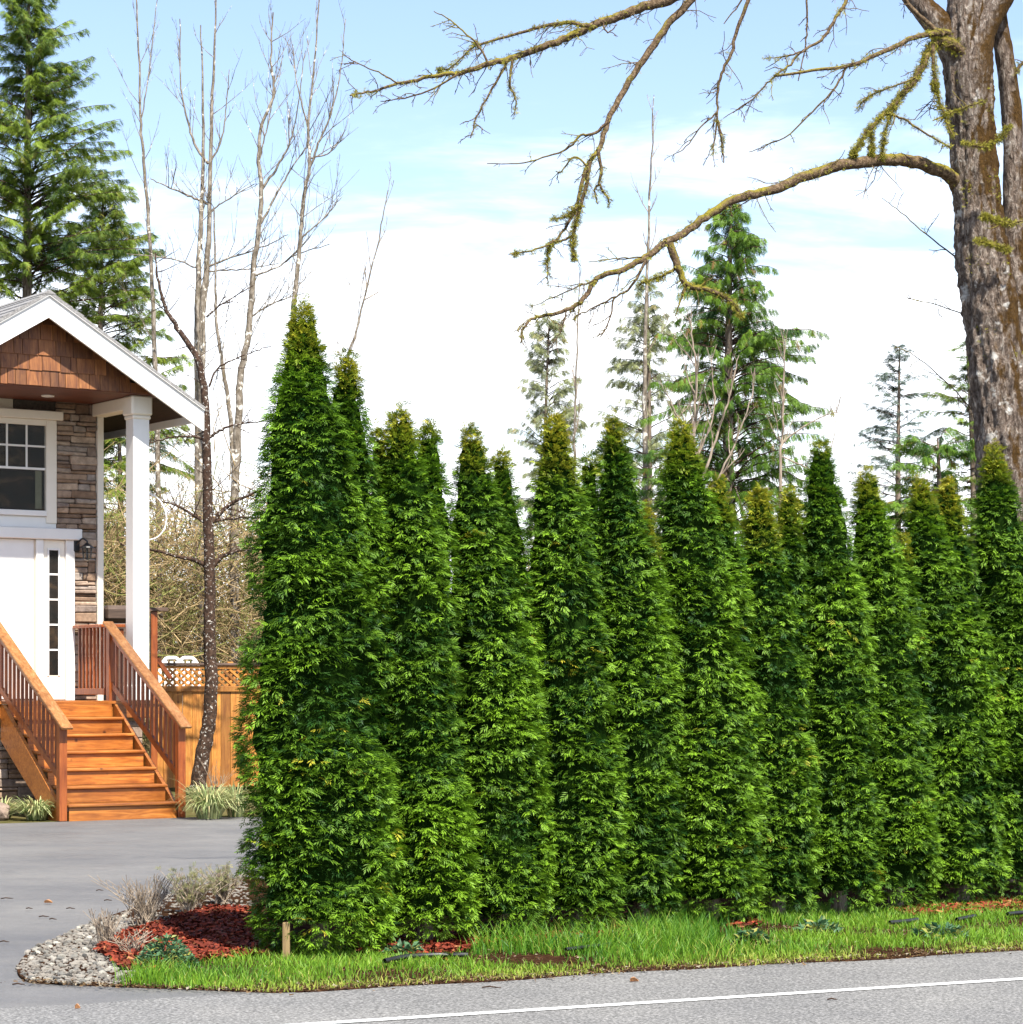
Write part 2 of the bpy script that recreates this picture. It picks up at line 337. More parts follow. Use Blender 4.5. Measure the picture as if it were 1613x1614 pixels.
M['pebble'] = m_stone('river_stone', [(0, (.05, .05, .045)), (.25, (.22, .2, .17)), (.5, (.34, .32, .28)), (.7, (.12, .12, .11)), (1, (.5, .48, .41))])

# ------------------------------------------------------------------ ground, road, driveway, bed
def sheet(name, P, z, mat, skirt=False, **kw):
    P = [tuple(p[:2]) for p in P]
    bm = bmesh.new(); vs = [bm.verts.new((x, y, z)) for x, y in P]; f = bm.faces.new(vs); bm.normal_update()
    if f.normal.z < 0: f.normal_flip()
    if skirt:
        for i in range(len(vs)):
            a, b = vs[i], vs[(i + 1) % len(vs)]; c = bm.verts.new((b.co.x, b.co.y, 0)); d = bm.verts.new((a.co.x, a.co.y, 0)); bm.faces.new((a, d, c, b))
    bmesh.ops.triangulate(bm, faces=[f]); me = bpy.data.meshes.new(name); bm.to_mesh(me); bm.free(); me.materials.append(mat)
    o = link(bpy.data.objects.new(name, me)); return tag(o, kind='structure', **kw)
sheet('ground', [(-2500, -2500), (2500, -2500), (2500, 2500), (-2500, 2500)], 0, M['ground'])
EDGE0, RD = np.array([-1.18, 13.28]), np.array([.894, .447]); RN = np.array([.447, -.894])      # road edge, its direction, towards the camera
def rd(s, n): return EDGE0 + RD * s + RN * n
wob = [rd(s, .035 * math.sin(s * 2.1) + .03 * math.sin(s * 5.3 + 1)) for s in np.linspace(-3, 12, 90)]
sheet('road', [rd(-70, 0)] + wob + [rd(70, 0), rd(70, 11), rd(-70, 11)], .012, M['asphalt'])
n1 = (gnd(700, 1605)[:2] - EDGE0) @ RN
sheet('road_marking', [rd(-9, n1 - .045), rd(70, n1 - .045), rd(70, n1 + .045), rd(-9, n1 + .045)], .016, M['paint'])
TH = R(34); O0 = np.array([-5.33, 30.5]); UX = np.array([math.cos(TH), math.sin(TH)]); VX = np.array([-math.sin(TH), math.cos(TH)])
def hw(u, v): return O0 + UX * u + VX * v                                                       # house frame -> ground plan
sheet('driveway', [rd(-30, .1), rd(-.2, .25), (-.9, 17), (-.5, 31.9), hw(1.7, .0), hw(-.1, -.02), hw(-24, 0)], .004, M['drive'])
bed_front = [gnd(*p)[:2] for p in [(385, 1384), (300, 1402), (215, 1432), (150, 1456), (95, 1480), (48, 1503), (28, 1530), (45, 1549), (110, 1553), (190, 1557), (300, 1561), (400, 1565)]]
bed_front = [p_[:2] for p_ in smooth_path(np.array([[*q, 0] for q in bed_front]), 70)]
edge_w = [rd(s, .035 * math.sin(s * 2.1) + .03 * math.sin(s * 5.3 + 1) + .02) for s in np.linspace(.05, 12, 80)]
sheet('planting_bed', bed_front + edge_w + [rd(40, 0), (40, 50), (2.3, 21.5), (-.6, 18.6)], .018, M['soil'], True)

# ------------------------------------------------------------------ the house
house = empty('house', (*O0, 0), TH, label='white and stone house front with cedar shingled porch gable and a tall white post', cat='house')
PF, WV, FZ, CZ = 1.9, 3.2, 1.44, 5.45        # porch front, wall plane, floor and ceiling heights (house frame)
RV, UA, ZA, PIT = 1.45, .394, 6.60, .604     # rake plane, ridge position, ridge height, pitch
HB = 9.0
GF = 1.72                                     # gable face plane
def roofz(u): return ZA - PIT * abs(u - UA)
UR = 1.923
# body walls behind the facade
box('wall', (-4.4, WV + .02, 0), (.66, HB, CZ), M['tan_trim'], house, .002)
box('stone_backing', (.67, WV + .02, 0), (UR - .01, HB, CZ), M['mortar'], house, .002)
def prism(name, pts, v0, v1, mat, parent):   # polygon in (u, z) from v0 to v1
    n = len(pts); V = [(u, v0, z) for u, z in pts] + [(u, v1, z) for u, z in pts]
    bm = bmesh.new(); vs = [bm.verts.new(p) for p in V]
    bm.faces.new(vs[:n]); bm.faces.new(vs[n:][::-1])
    for i in range(n): bm.faces.new([vs[i], vs[(i + 1) % n], vs[n + (i + 1) % n], vs[n + i]])
    bmesh.ops.recalc_face_normals(bm, faces=bm.faces); me = bpy.data.meshes.new(name); bm.to_mesh(me); bm.free(); me.materials.append(mat)
    return link(bpy.data.objects.new(name, me), parent)
gz = .26                                      # roof build-up under the rake line
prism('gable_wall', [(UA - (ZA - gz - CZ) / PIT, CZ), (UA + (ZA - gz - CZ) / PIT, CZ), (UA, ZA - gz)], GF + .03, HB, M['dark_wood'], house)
ue = 2.57
for sgn, nm in ((-1, 'roof_slope'), (1, 'roof_slope')):
    u1 = UA + sgn * (ue - UA)
    rs = prism(nm, [(UA, ZA - .012), (u1, roofz(u1) - .012), (u1, roofz(u1) - .05), (UA, ZA - .05)], RV - .03, HB + .3, M['roof'], house)
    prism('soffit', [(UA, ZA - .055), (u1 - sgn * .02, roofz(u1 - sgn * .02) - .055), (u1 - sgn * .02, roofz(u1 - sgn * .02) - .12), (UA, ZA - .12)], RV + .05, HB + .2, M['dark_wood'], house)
    nc = 14 if sgn < 0 else 3                # shingle courses, each a little proud of the one below
    for c in range(nc):
        ua, ub = UA + sgn * (ue - UA) * c / 14, UA + sgn * (ue - UA) * (c + 1) / 14
        prism('roof_course', [(ua, roofz(ua) - .008), (ub, roofz(ub) + .006), (ub, roofz(ub) - .01), (ua, roofz(ua) - .011)], RV - .03, HB + .29, M['roof'], rs)
    # white rake board
    prism('rake_board', [(UA, ZA - .05), (u1, roofz(u1) - .05), (u1, roofz(u1) - .32), (u1 - sgn * .02, roofz(u1) - .32), (UA, ZA - .335)], RV, RV + .04, M['white'], house)
    prism('rake_trim', [(UA, ZA - .018), (u1, roofz(u1) - .018), (u1, roofz(u1) - .062), (UA, ZA - .062)], RV - .026, RV - .002, M['white'], house)
prism('ridge_cap', [(UA - .09, ZA - .045), (UA, ZA + .012), (UA + .09, ZA - .045)], RV - .035, HB + .31, M['roof'], house)
prism('gutter', [(ue + .005, roofz(ue) - .05), (ue + .1, roofz(ue) - .05), (ue + .08, roofz(ue) - .15), (ue + .005, roofz(ue) - .15)], RV + .6, HB, M['white'], house)
box('fascia', (ue - .03, RV + .05, roofz(ue) - .2), (ue, HB, roofz(ue) - .055), M['white'], house)
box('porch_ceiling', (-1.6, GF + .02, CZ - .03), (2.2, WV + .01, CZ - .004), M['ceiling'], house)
# cedar shingles of the gable, each its own piece
row = .195
zr = CZ - .02
k = 0
while zr < ZA - gz - .05:
    half = (ZA - .13 - zr) / PIT; u = max(UA - half, -1.05) + random.uniform(-.1, 0); uend = min(UA + half, 2.1)
    while u < uend:
        w = random.choice((.09, .12, .15, .18, .22, .26)) * random.uniform(.9, 1.1)
        half_t = (ZA - .13 - (zr + row)) / PIT
        if abs(u + w / 2 - UA) < half - .02:
            zt = min(zr + row + .03, ZA - .135 - PIT * max(abs(u - UA), abs(u + w - UA)))
            if zt > zr + .05:
                dz = random.uniform(-.006, .006); V, Fq = cbox(np.array([u + .003, 0, zr + dz]), np.array([u + w - .003, .014, zt]), .002)
                V[:, 1] += GF + .012 - .016 * (zr + row - V[:, 2]) / row * .9
                tri = [t for q in Fq for t in ([q[:3]] + ([[q[0], q[2], q[3]]] if q[3] != q[2] else []))]
                o = obj('shingle', V, np.array(tri), M['shingle'], house); orient(o.data)
        u += w
    zr += row
# ledge stones of the facade strip and the foundation
def stone_wall(u0, u1, v, z0, z1, hmin, hmax, wmin, wmax, seed):
    r = random.Random(seed); z = z0
    while z < z1 - .01:
        h = min(r.uniform(hmin, hmax), z1 - z); u = u0
        while u < u1 - .005:
            w = r.uniform(wmin, wmax)
            if u1 - (u + w) < wmin * .7: w = u1 - u
            parts = [(z, z + h)]
            if h > .1 and r.random() < .45: zc = z + h * r.uniform(.35, .65); parts = [(z, zc), (zc, z + h)]
            for za, zb in parts:
                o = box('stone', (u + .004, v - r.uniform(.005, .055), za + .004), (u + w - .004, v + .03, zb - .004), M['ledge'], house, .012, .007)
            u += w
        z += h
box('corner_board', (UR - .08, WV - .05, 1.2), (UR + .01, WV + .03, CZ - .19), M['cream'], house, .006)
box('foundation', (-3.2, PF + .12, 0), (1.95, WV + .03, FZ - .12), M['mortar'], house, .002)
stone_wall(-1.6, 1.95, PF + .11, 0, FZ - .13, .06, .16, .14, .5, 5)
for i in range(12):
    v0 = PF - .02 + i * .1095; box('floor_board', (-3.2, v0, FZ - .04), (2.2, v0 + .104, FZ), M['cedar_wood'], house, .004)
box('porch_fascia', (-3.2, PF + .01, FZ - .22), (2.2, PF + .05, FZ - .045), M['cedar_wood'], house, .004)
# porch post with capital, beam back to the wall
pu, pv = 1.87, 1.98
post = box('porch_post', (pu - .115, pv - .115, FZ), (pu + .115, pv + .115, CZ - .29), M['white'], house, .008)
box('capital', (pu - .15, pv - .15, CZ - .29), (pu + .15, pv + .15, CZ - .035), M['cream'], post, .02)
box('capital_neck', (pu - .132, pv - .132, CZ - .34), (pu + .132, pv + .132, CZ - .292), M['cream'], post, .012)
box('post_base', (pu - .14, pv - .14, FZ + .002), (pu + .14, pv + .14, FZ + .2), M['white'], post, .01)
box('porch_beam', (pu - .11, pv + .152, CZ - .2), (pu + .09, WV - .055, CZ - .034), M['cream'], house, .008)
for uu in (-.12, .86):
    rr = smooth_path([(uu + .075 * math.cos(a), 2.55 + .075 * math.sin(a), CZ - .036) for a in np.linspace(0, 2 * math.pi, 17)], 25)
    V, Fq = tube(rr, np.full(25, .012), 6); obj('ceiling_light', V, Fq, M['white'], house, smooth=True)
# window above the door.  hf(px, py, v): photo pixel on a plane v of the house frame
def hf(px, py, v):
    k_ = (px - W_PX / 2) / F; b = O0 + VX * v
    u = (k_ * b[1] - b[0]) / (UX[0] - k_ * UX[1]); Y = b[1] + u * UX[1]
    return u, EYE + (HOR - py) * Y / F
def hu(px, v=WV): return hf(px, 900, v)[0]
def hz(px, py, v=WV): return hf(px, py, v)[1]
uL = -.75
u88, u70, u41, u10 = hu(88), hu(71), hu(41), hu(10)
zw1, zw0 = hz(70, 671), hz(70, 806); zh1, zh0 = hz(95, 650), hz(95, 664)
win = box('window', (uL, WV - .004, zw0 - .02), (u70 + .02, WV + .01, zw1 + .02), M['cream'], house)
box('casing', (u70 + .005, WV - .05, zw0 - .16), (u88, WV + .012, zh0), M['cream'], win)
box('head_trim', (uL - .2, WV - .085, zh0 + .002), (hu(97), WV + .012, zh1), M['cream'], win, .008)
box('head_frame', (uL, WV - .046, zw1 - .005), (u70 + .004, WV + .01, zh0), M['cream'], win)
box('sill', (uL - .1, WV - .075, zw0 - .07), (u70 + .004, WV + .01, zw0 + .004), M['white'], win)
zm1, zm0 = hz(41, 703), hz(41, 738)
us = [uL, uL + .34, u10 - .0, u41, u70]
zs = [zw0, zm0, zm1, zw1]
for a, b in zip(us[1:], us[2:]):
    for c, d in ((zm0, zm1), (zm1, zw1)): box('pane', (a + .014, WV - .03, c + .012), (b - .014, WV - .022, d - .012), M['glass'], win, .001)
box('pane', (us[1] + .014, WV - .034, zw0 + .02), (u70 - .02, WV - .026, zm0 - .012), M['glass'], win, .001)
for a in us[1:-1]: box('glazing_bar', (a - .013, WV - .042, zm0), (a + .013, WV - .021, zw1 - .004), M['white'], win, .003)
box('glazing_bar', (us[1], WV - .041, zm1 - .013), (u70 - .002, WV - .0215, zm1 + .013), M['white'], win, .003)
box('meeting_rail', (us[1], WV - .044, zm0 - .02), (u70 - .002, WV - .0205, zm0 + .012), M['white'], win, .003)
box('curtain', (us[3] + .13, WV - .0195, zw0 + .03), (u70 - .05, WV - .0125, zm0 - .03), M['drape'], win, .001)
box('interior_panel', (us[1], WV - .0095, zw0 + .001), (u70 - .003, WV - .0045, zw1 - .001), M['room'], win, .001)  # flat panel just behind the panes, the room's dimness painted on it
# white panel band, door surround, door, sidelight
zb = hz(60, 832); zd1 = hz(60, 850); zf = FZ
box('apron_panel', (uL, WV - .03, zb), (u88, WV + .012, zw0 - .071), M['white'], house)
box('door_head', (uL, WV - .1, zd1), (hu(126), WV + .012, zb - .002), M['white'], house, .01)
u116, u102, u90, u77, u68, u54 = hu(116), hu(102), hu(92), hu(75), hu(67), hu(54)
stone_wall(u116 + .004, UR - .085, WV, FZ, zb - .004, .045, .15, .12, .42, 3); stone_wall(u88 + .004, UR - .085, WV, zb + .0, CZ, .045, .16, .12, .45, 4)
box('stone_backing', (u116 + .002, WV + .015, FZ), (UR - .01, WV + .019, CZ), M['mortar'], house, .001)
box('door_casing', (u102, WV - .06, zf), (u116, WV + .012, zd1 - .002), M['white'], house)
box('door_casing', (u54 + .012, WV - .06, zf), (u68, WV + .012, zd1 - .002), M['white'], house)
door = box('door', (uL, WV - .012, zf + .02), (u54, WV + .014, zd1 - .004), M['white'], house)
box('door_stop', (u54 - .0, WV - .035, zf), (u54 + .012, WV + .013, zd1 - .002), M['tan_trim'], house)
side = box('sidelight', (u68 + .003, WV - .03, zf + .01), (u102 - .003, WV + .01, zd1 - .003), M['cream'], house)
box('interior_panel', (u77, WV - .034, hz(83, 1064)), (u90, WV - .0305, hz(83, 866)), M['room'], side, .001)
zt_, zb_ = hz(83, 866), hz(83, 1064)
for i in range(5):
    c, d = zb_ + (zt_ - zb_) * i / 5, zb_ + (zt_ - zb_) * (i + 1) / 5
    box('pane', (u77, WV - .038, c + .014), (u90, WV - .029, d - .014), M['glass'], side, .001)
    box('glazing_bar', (u77 - .004, WV - .043, d - .012), (u90 + .004, WV - .0285, d + .012), M['white'], side, .003)
for a in (u77, u90): box('glazing_bar', (a - .012, WV - .045, zb_ - .01), (a + .012, WV - .0288, zt_ + .012), M['white'], side, .003)

# wall lantern
lu, lz = hu(129), hz(129, 868)
lan = empty('wall_lantern', (*hw(lu, WV - .05), lz), TH, label='black coach lantern on the stone wall beside the sidelight', cat='lantern')
def lathe(prof, k, cx=0, cy=0):
    P = np.array(prof); an = np.arange(k) * 2 * np.pi / k
    V = np.stack([cx + P[:, :1] * np.cos(an), cy + P[:, :1] * np.sin(an), np.repeat(P[:, 1:], k, 1)], -1).reshape(-1, 3)
    i = np.arange(len(P) - 1)[:, None] * k; j = np.arange(k)[None]; j2 = (j + 1) % k
    return V, np.stack([i + j, i + j2, i + k + j2, i + k + j], -1).reshape(-1, 4)
box('backplate', (-.14, -.02, -.02), (-.05, .03, .17), M['black'], lan, .012)
V, Fq = tube(smooth_path([(-.1, -.02, .07), (-.06, -.1, .15), (0, -.13, .12), (0, -.13, .09)], 14), np.full(14, .012), 6); obj('arm', V, Fq, M['black'], lan, smooth=True)
V, Fq = lathe([(0, .11), (.012, .1), (.03, .085), (.085, .045), (.095, .03), (.08, .028), (0, .028)], 12, 0, -.13); obj('cap', V, Fq, M['black'], lan)
V, Fq = lathe([(.062, .028), (.05, -.1), (.045, -.12), (.02, -.14), (0, -.15)], 12, 0, -.13); obj('glass_body', V, Fq, M['glass'], lan)
for i in range(6):
    a = i * math.pi / 3; V, Fq = tube([(.068 * math.cos(a), -.13 + .068 * math.sin(a), .028), (.054 * math.cos(a), -.13 + .054 * math.sin(a), -.115)], [.007, .007], 5); obj('cage_bar', V, Fq, M['black'], lan)

# ------------------------------------------------------------------ the stairs
st = empty('wooden_staircase', (*O0, 0), TH, label='orange stained cedar stairs with railings climbing to the front porch', cat='stairs')
RI, TR = FZ / 7, .31; SW = 1.47
for i in range(7):
    v = i * TR
    o = box('riser', (.02, v + .002, i * RI + .001), (SW - .02, v + .028, (i + 1) * RI - .042), M['cedar_wood'], st, .003)
    if i < 6: box('tread', (0, v - .035, (i + 1) * RI - .04), (SW, v + TR + .0, (i + 1) * RI), M['cedar_wood'], st, .012)
for u0 in (-.062, SW + .012):
    prism('stringer', [(0, 0)] * 0 + [(0, 0), (0, 0)], 0, 0, None, st) if False else None
    bm = bmesh.new(); n = [(.06, 0), (.42, 0), (PF + .0, FZ - .5), (PF + .0, FZ - .045), (PF - .05, FZ - .045), (.06, .13)]
    vs = [bm.verts.new((u0, a, b)) for a, b in n] + [bm.verts.new((u0 + .05, a, b)) for a, b in n]; k = len(n)
    bm.faces.new(vs[:k]); bm.faces.new(vs[k:][::-1])
    for i in range(k): bm.faces.new([vs[i], vs[(i + 1) % k], vs[k + (i + 1) % k], vs[k + i]])
    bmesh.ops.recalc_face_normals(bm, faces=bm.faces); me = bpy.data.meshes.new('stringer'); bm.to_mesh(me); bm.free(); me.materials.append(M['cedar_wood']); link(bpy.data.objects.new('stringer', me), st)
def hr(v): return 1.19 + .59 * v          # handrail height, bottom rail is .74 lower
bal = None
for uc in (-.055, SW + .055):
    box('newel_post', (uc - .05, .0, .004), (uc + .05, .1, hr(.05) - .02), M['cedar_v'], st, .006)
    box('newel_post', (uc - .05, 2.0, FZ - .2), (uc + .05, 2.1, hr(2.05) - .02), M['cedar_v'], st, .006)
    beam('handrail', (uc, -.12, hr(-.12) + .0), (uc, 2.16, hr(2.16)), .15, .038, M['rail_top'], st, .008)
    beam('top_rail', (uc, .1, hr(.1) - .075), (uc, 2.0, hr(2.0) - .075), .04, .085, M['cedar_v'], st, .004)
    beam('bottom_rail', (uc, .1, hr(.1) - .72), (uc, 2.0, hr(2.) - .72), .04, .085, M['cedar_v'], st, .004)
    for j in range(14):
        v = .21 + j * .128
        if v > 1.95: break
        z0, z1 = hr(v) - .69, hr(v) - .1
        if bal is None: bal = box('baluster', (-.018, -.018, 0), (.018, .018, 1), M['cedar_v'], st, .003); b = bal
        else: b = bal.copy(); link(b, st)
        b.location = (uc, v, z0); b.scale = (1, 1, z1 - z0)
# porch side railing behind the right newel
pr = empty('porch_railing', (*O0, 0), TH, label='short reddish cedar porch railing between the stair rail and the white post', cat='railing')
for v_ in (2.16,):
    beam('handrail', (SW + .14, v_, FZ + .98), (1.76, v_, FZ + .98), .11, .04, M['cedar_v'], pr)
    beam('top_rail', (SW + .12, v_, FZ + .9), (1.752, v_, FZ + .9), .04, .09, M['cedar_v'], pr)
beam('handrail', (SW + .055, 2.22, FZ + .982), (SW + .055, WV - .07, FZ + .982), .12, .04, M['cedar_v'], pr)
beam('bottom_rail', (SW + .055, 2.22, FZ + .12), (SW + .055, WV - .07, FZ + .12), .04, .085, M['cedar_v'], pr)
for j in range(8):
    b = bal.copy(); link(b, pr); b.location = (SW + .055, 2.22 + j * .115, FZ + .16); b.scale = (1, 1, .8)
# white cable looping out beside the post
d_ = 33.6
V, Fq = tube(smooth_path([at(*p, d_) for p in [(236, 778), (250, 786), (259, 800), (263, 815), (261, 830), (254, 842), (246, 848), (236, 851)]], 30), np.full(30, .01), 7)
tag(obj('cable_loop', V, Fq, M['white_plastic'], smooth=True), 'thin white cable bowed out in a loop from the porch post', 'cable')
# boulder at the foot of the wall, dark grill on the side deck, small lamp by the steps
def icosphere(sub, seed, flat=(1, 1, 1), amp=.15):
    bm = bmesh.new(); bmesh.ops.create_icosphere(bm, subdivisions=sub, radius=1); 
    for v in bm.verts:
        n = mnoise.noise(v.co * 1.3 + Vector((seed * 7.3, seed, 0))); v.co *= 1 + amp * 2 * n
        v.co = Vector((v.co.x * flat[0], v.co.y * flat[1], v.co.z * flat[2]))
    me = bpy.data.meshes.new('stone'); bm.to_mesh(me); bm.free(); return me
me = icosphere(2, 4, (.2, .16, .14)); me.materials.append(M['ledge']); b_ = link(bpy.data.objects.new('boulder', me)); p_ = hw(-.62, .75); b_.location = (*p_, .1)
tag(b_, 'grey boulder lying against the stone foundation left of the stairs', 'boulder')

# ------------------------------------------------------------------ fence, gate arbor, chairs
FA = R(18); FO = at(243, 900, 39.6)[:2]; FU = np.array([math.cos(FA), math.sin(FA)])
fn = empty('wooden_fence', (*FO, 0), FA, label='orange cedar board fence with a lattice top behind the dark leaning tree', cat='fence')
FT = 2.0
for j in range(24):
    box('board', (j * .152, 0, .05), (j * .152 + .148, .022, 1.56 + .0), M['fence'], fn, .003)
for u0 in (0., 1.22, 2.44): box('fence_post', (u0 - .045, .03, 0), (u0 + .045, .12, FT + .02), M['fence'], fn, .006)
box('mid_rail', (-.05, -.03, 1.55), (3.66, -.002, 1.64), M['fence'], fn, .004)
box('mid_rail', (-.05, .024, .3), (3.66, .05, .4), M['fence'], fn, .004)
box('cap_rail', (-.08, -.05, FT - .04), (3.66, .125, FT), M['brown_wood'], fn, .006)
box('top_frame', (-.05, -.022, FT - .09), (3.66, .02, FT - .042), M['fence'], fn, .004)
for s in (1, -1):
    for j in range(34):
        u0 = -.3 + j * .12
        a, b = (u0, 1.64), (u0 + s * .3, FT - .1)
        if min(a[0], b[0]) < -.05 or max(a[0], b[0]) > 3.66: continue
        beam('lattice_strip', (a[0], .0 + s * .006, a[1]), (b[0], .0 + s * .006, b[1]), .011, .036, M['fence'], fn, .001, up=(math.cos(.8), 0, -s * math.sin(.8)))
ga = empty('gate_arbor', (*at(243, 900, 38.6)[:2], 0), FA, label='tall cedar arbor post with a flat cap beside the white porch post', cat='arbor')
box('arbor_post', (-.05, -.05, 0), (.05, .05, 2.77), M['cedar_v'], ga, .006)
box('cap_beam', (-.3, -.08, 2.772), (.21, .08, 2.83), M['brown_wood'], ga, .006)
beam('brace', (.05, 0, 2.05), (.26, 0, 1.75), .05, .07, M['cedar_v'], ga)
gr = empty('covered_grill', (*at(186, 900, 36.8)[:2], 0), R(20), label='dark brown lidded box seen past the porch behind the railing', cat='grill')
V, Fq = cbox(np.array([-.25, -.2, 1.9]), np.array([.25, .2, 2.55]), .02); box('cabinet', (-.2, -.2, 0), (.2, .2, 2.55), M['brown_wood'], gr, .02); box('lid', (-.24, -.24, 2.552), (.24, .24, 2.8), M['brown_wood'], gr, .06)
dk = empty('garden_deck', (*at(290, 900, 41.8)[:2], 0), FA, label='low timber deck behind the fence carrying the white chairs', cat='deck')
for j in range(9): box('deck_board', (-1, -.6 + j * .145, 1.12), (1.1, -.6 + j * .145 + .14, 1.15), M['cedar_wood'], dk, .004)
for a in (-.95, 1.0):
    for b in (-.5, .6): box('deck_leg', (a - .05, b - .05, 0), (a + .05, b + .05, 1.118), M['cedar_v'], dk, .004)
def chair(px, lab):
    p = at(px, 900, 41.6); c = empty('garden_chair', (p[0], p[1], 1.15), R(10), label=lab, cat='chair', group='white chairs behind the fence')
    w = .2
    box('seat', (-w, -.2, .4), (w, .22, .43), M['white_plastic'], c, .012)
    for a in (-w + .03, w - .03):
        for b in (-.17, .19): box('leg', (a - .022, b - .022, 0), (a + .022, b + .022, .398), M['white_plastic'], c, .006)
    V, Fq = tube(smooth_path([(-w + .02, .22, .43), (-w + .01, .25, .75), (-.1, .27, .93), (0, .275, .955), (.1, .27, .93), (w - .01, .25, .75), (w - .02, .22, .43)], 26), np.full(26, .032), 7); obj('back_frame', V, Fq, M['white_plastic'], c, smooth=True)
    for a in (-.09, 0, .09): box('back_slat', (a - .028, .235, .432), (a + .028, .26, .9), M['white_plastic'], c, .006)
chair(272, 'white plastic chair back showing above the fence, the one nearer the porch'); chair(298, 'white plastic chair back showing above the fence, the one nearer the dark trunk')

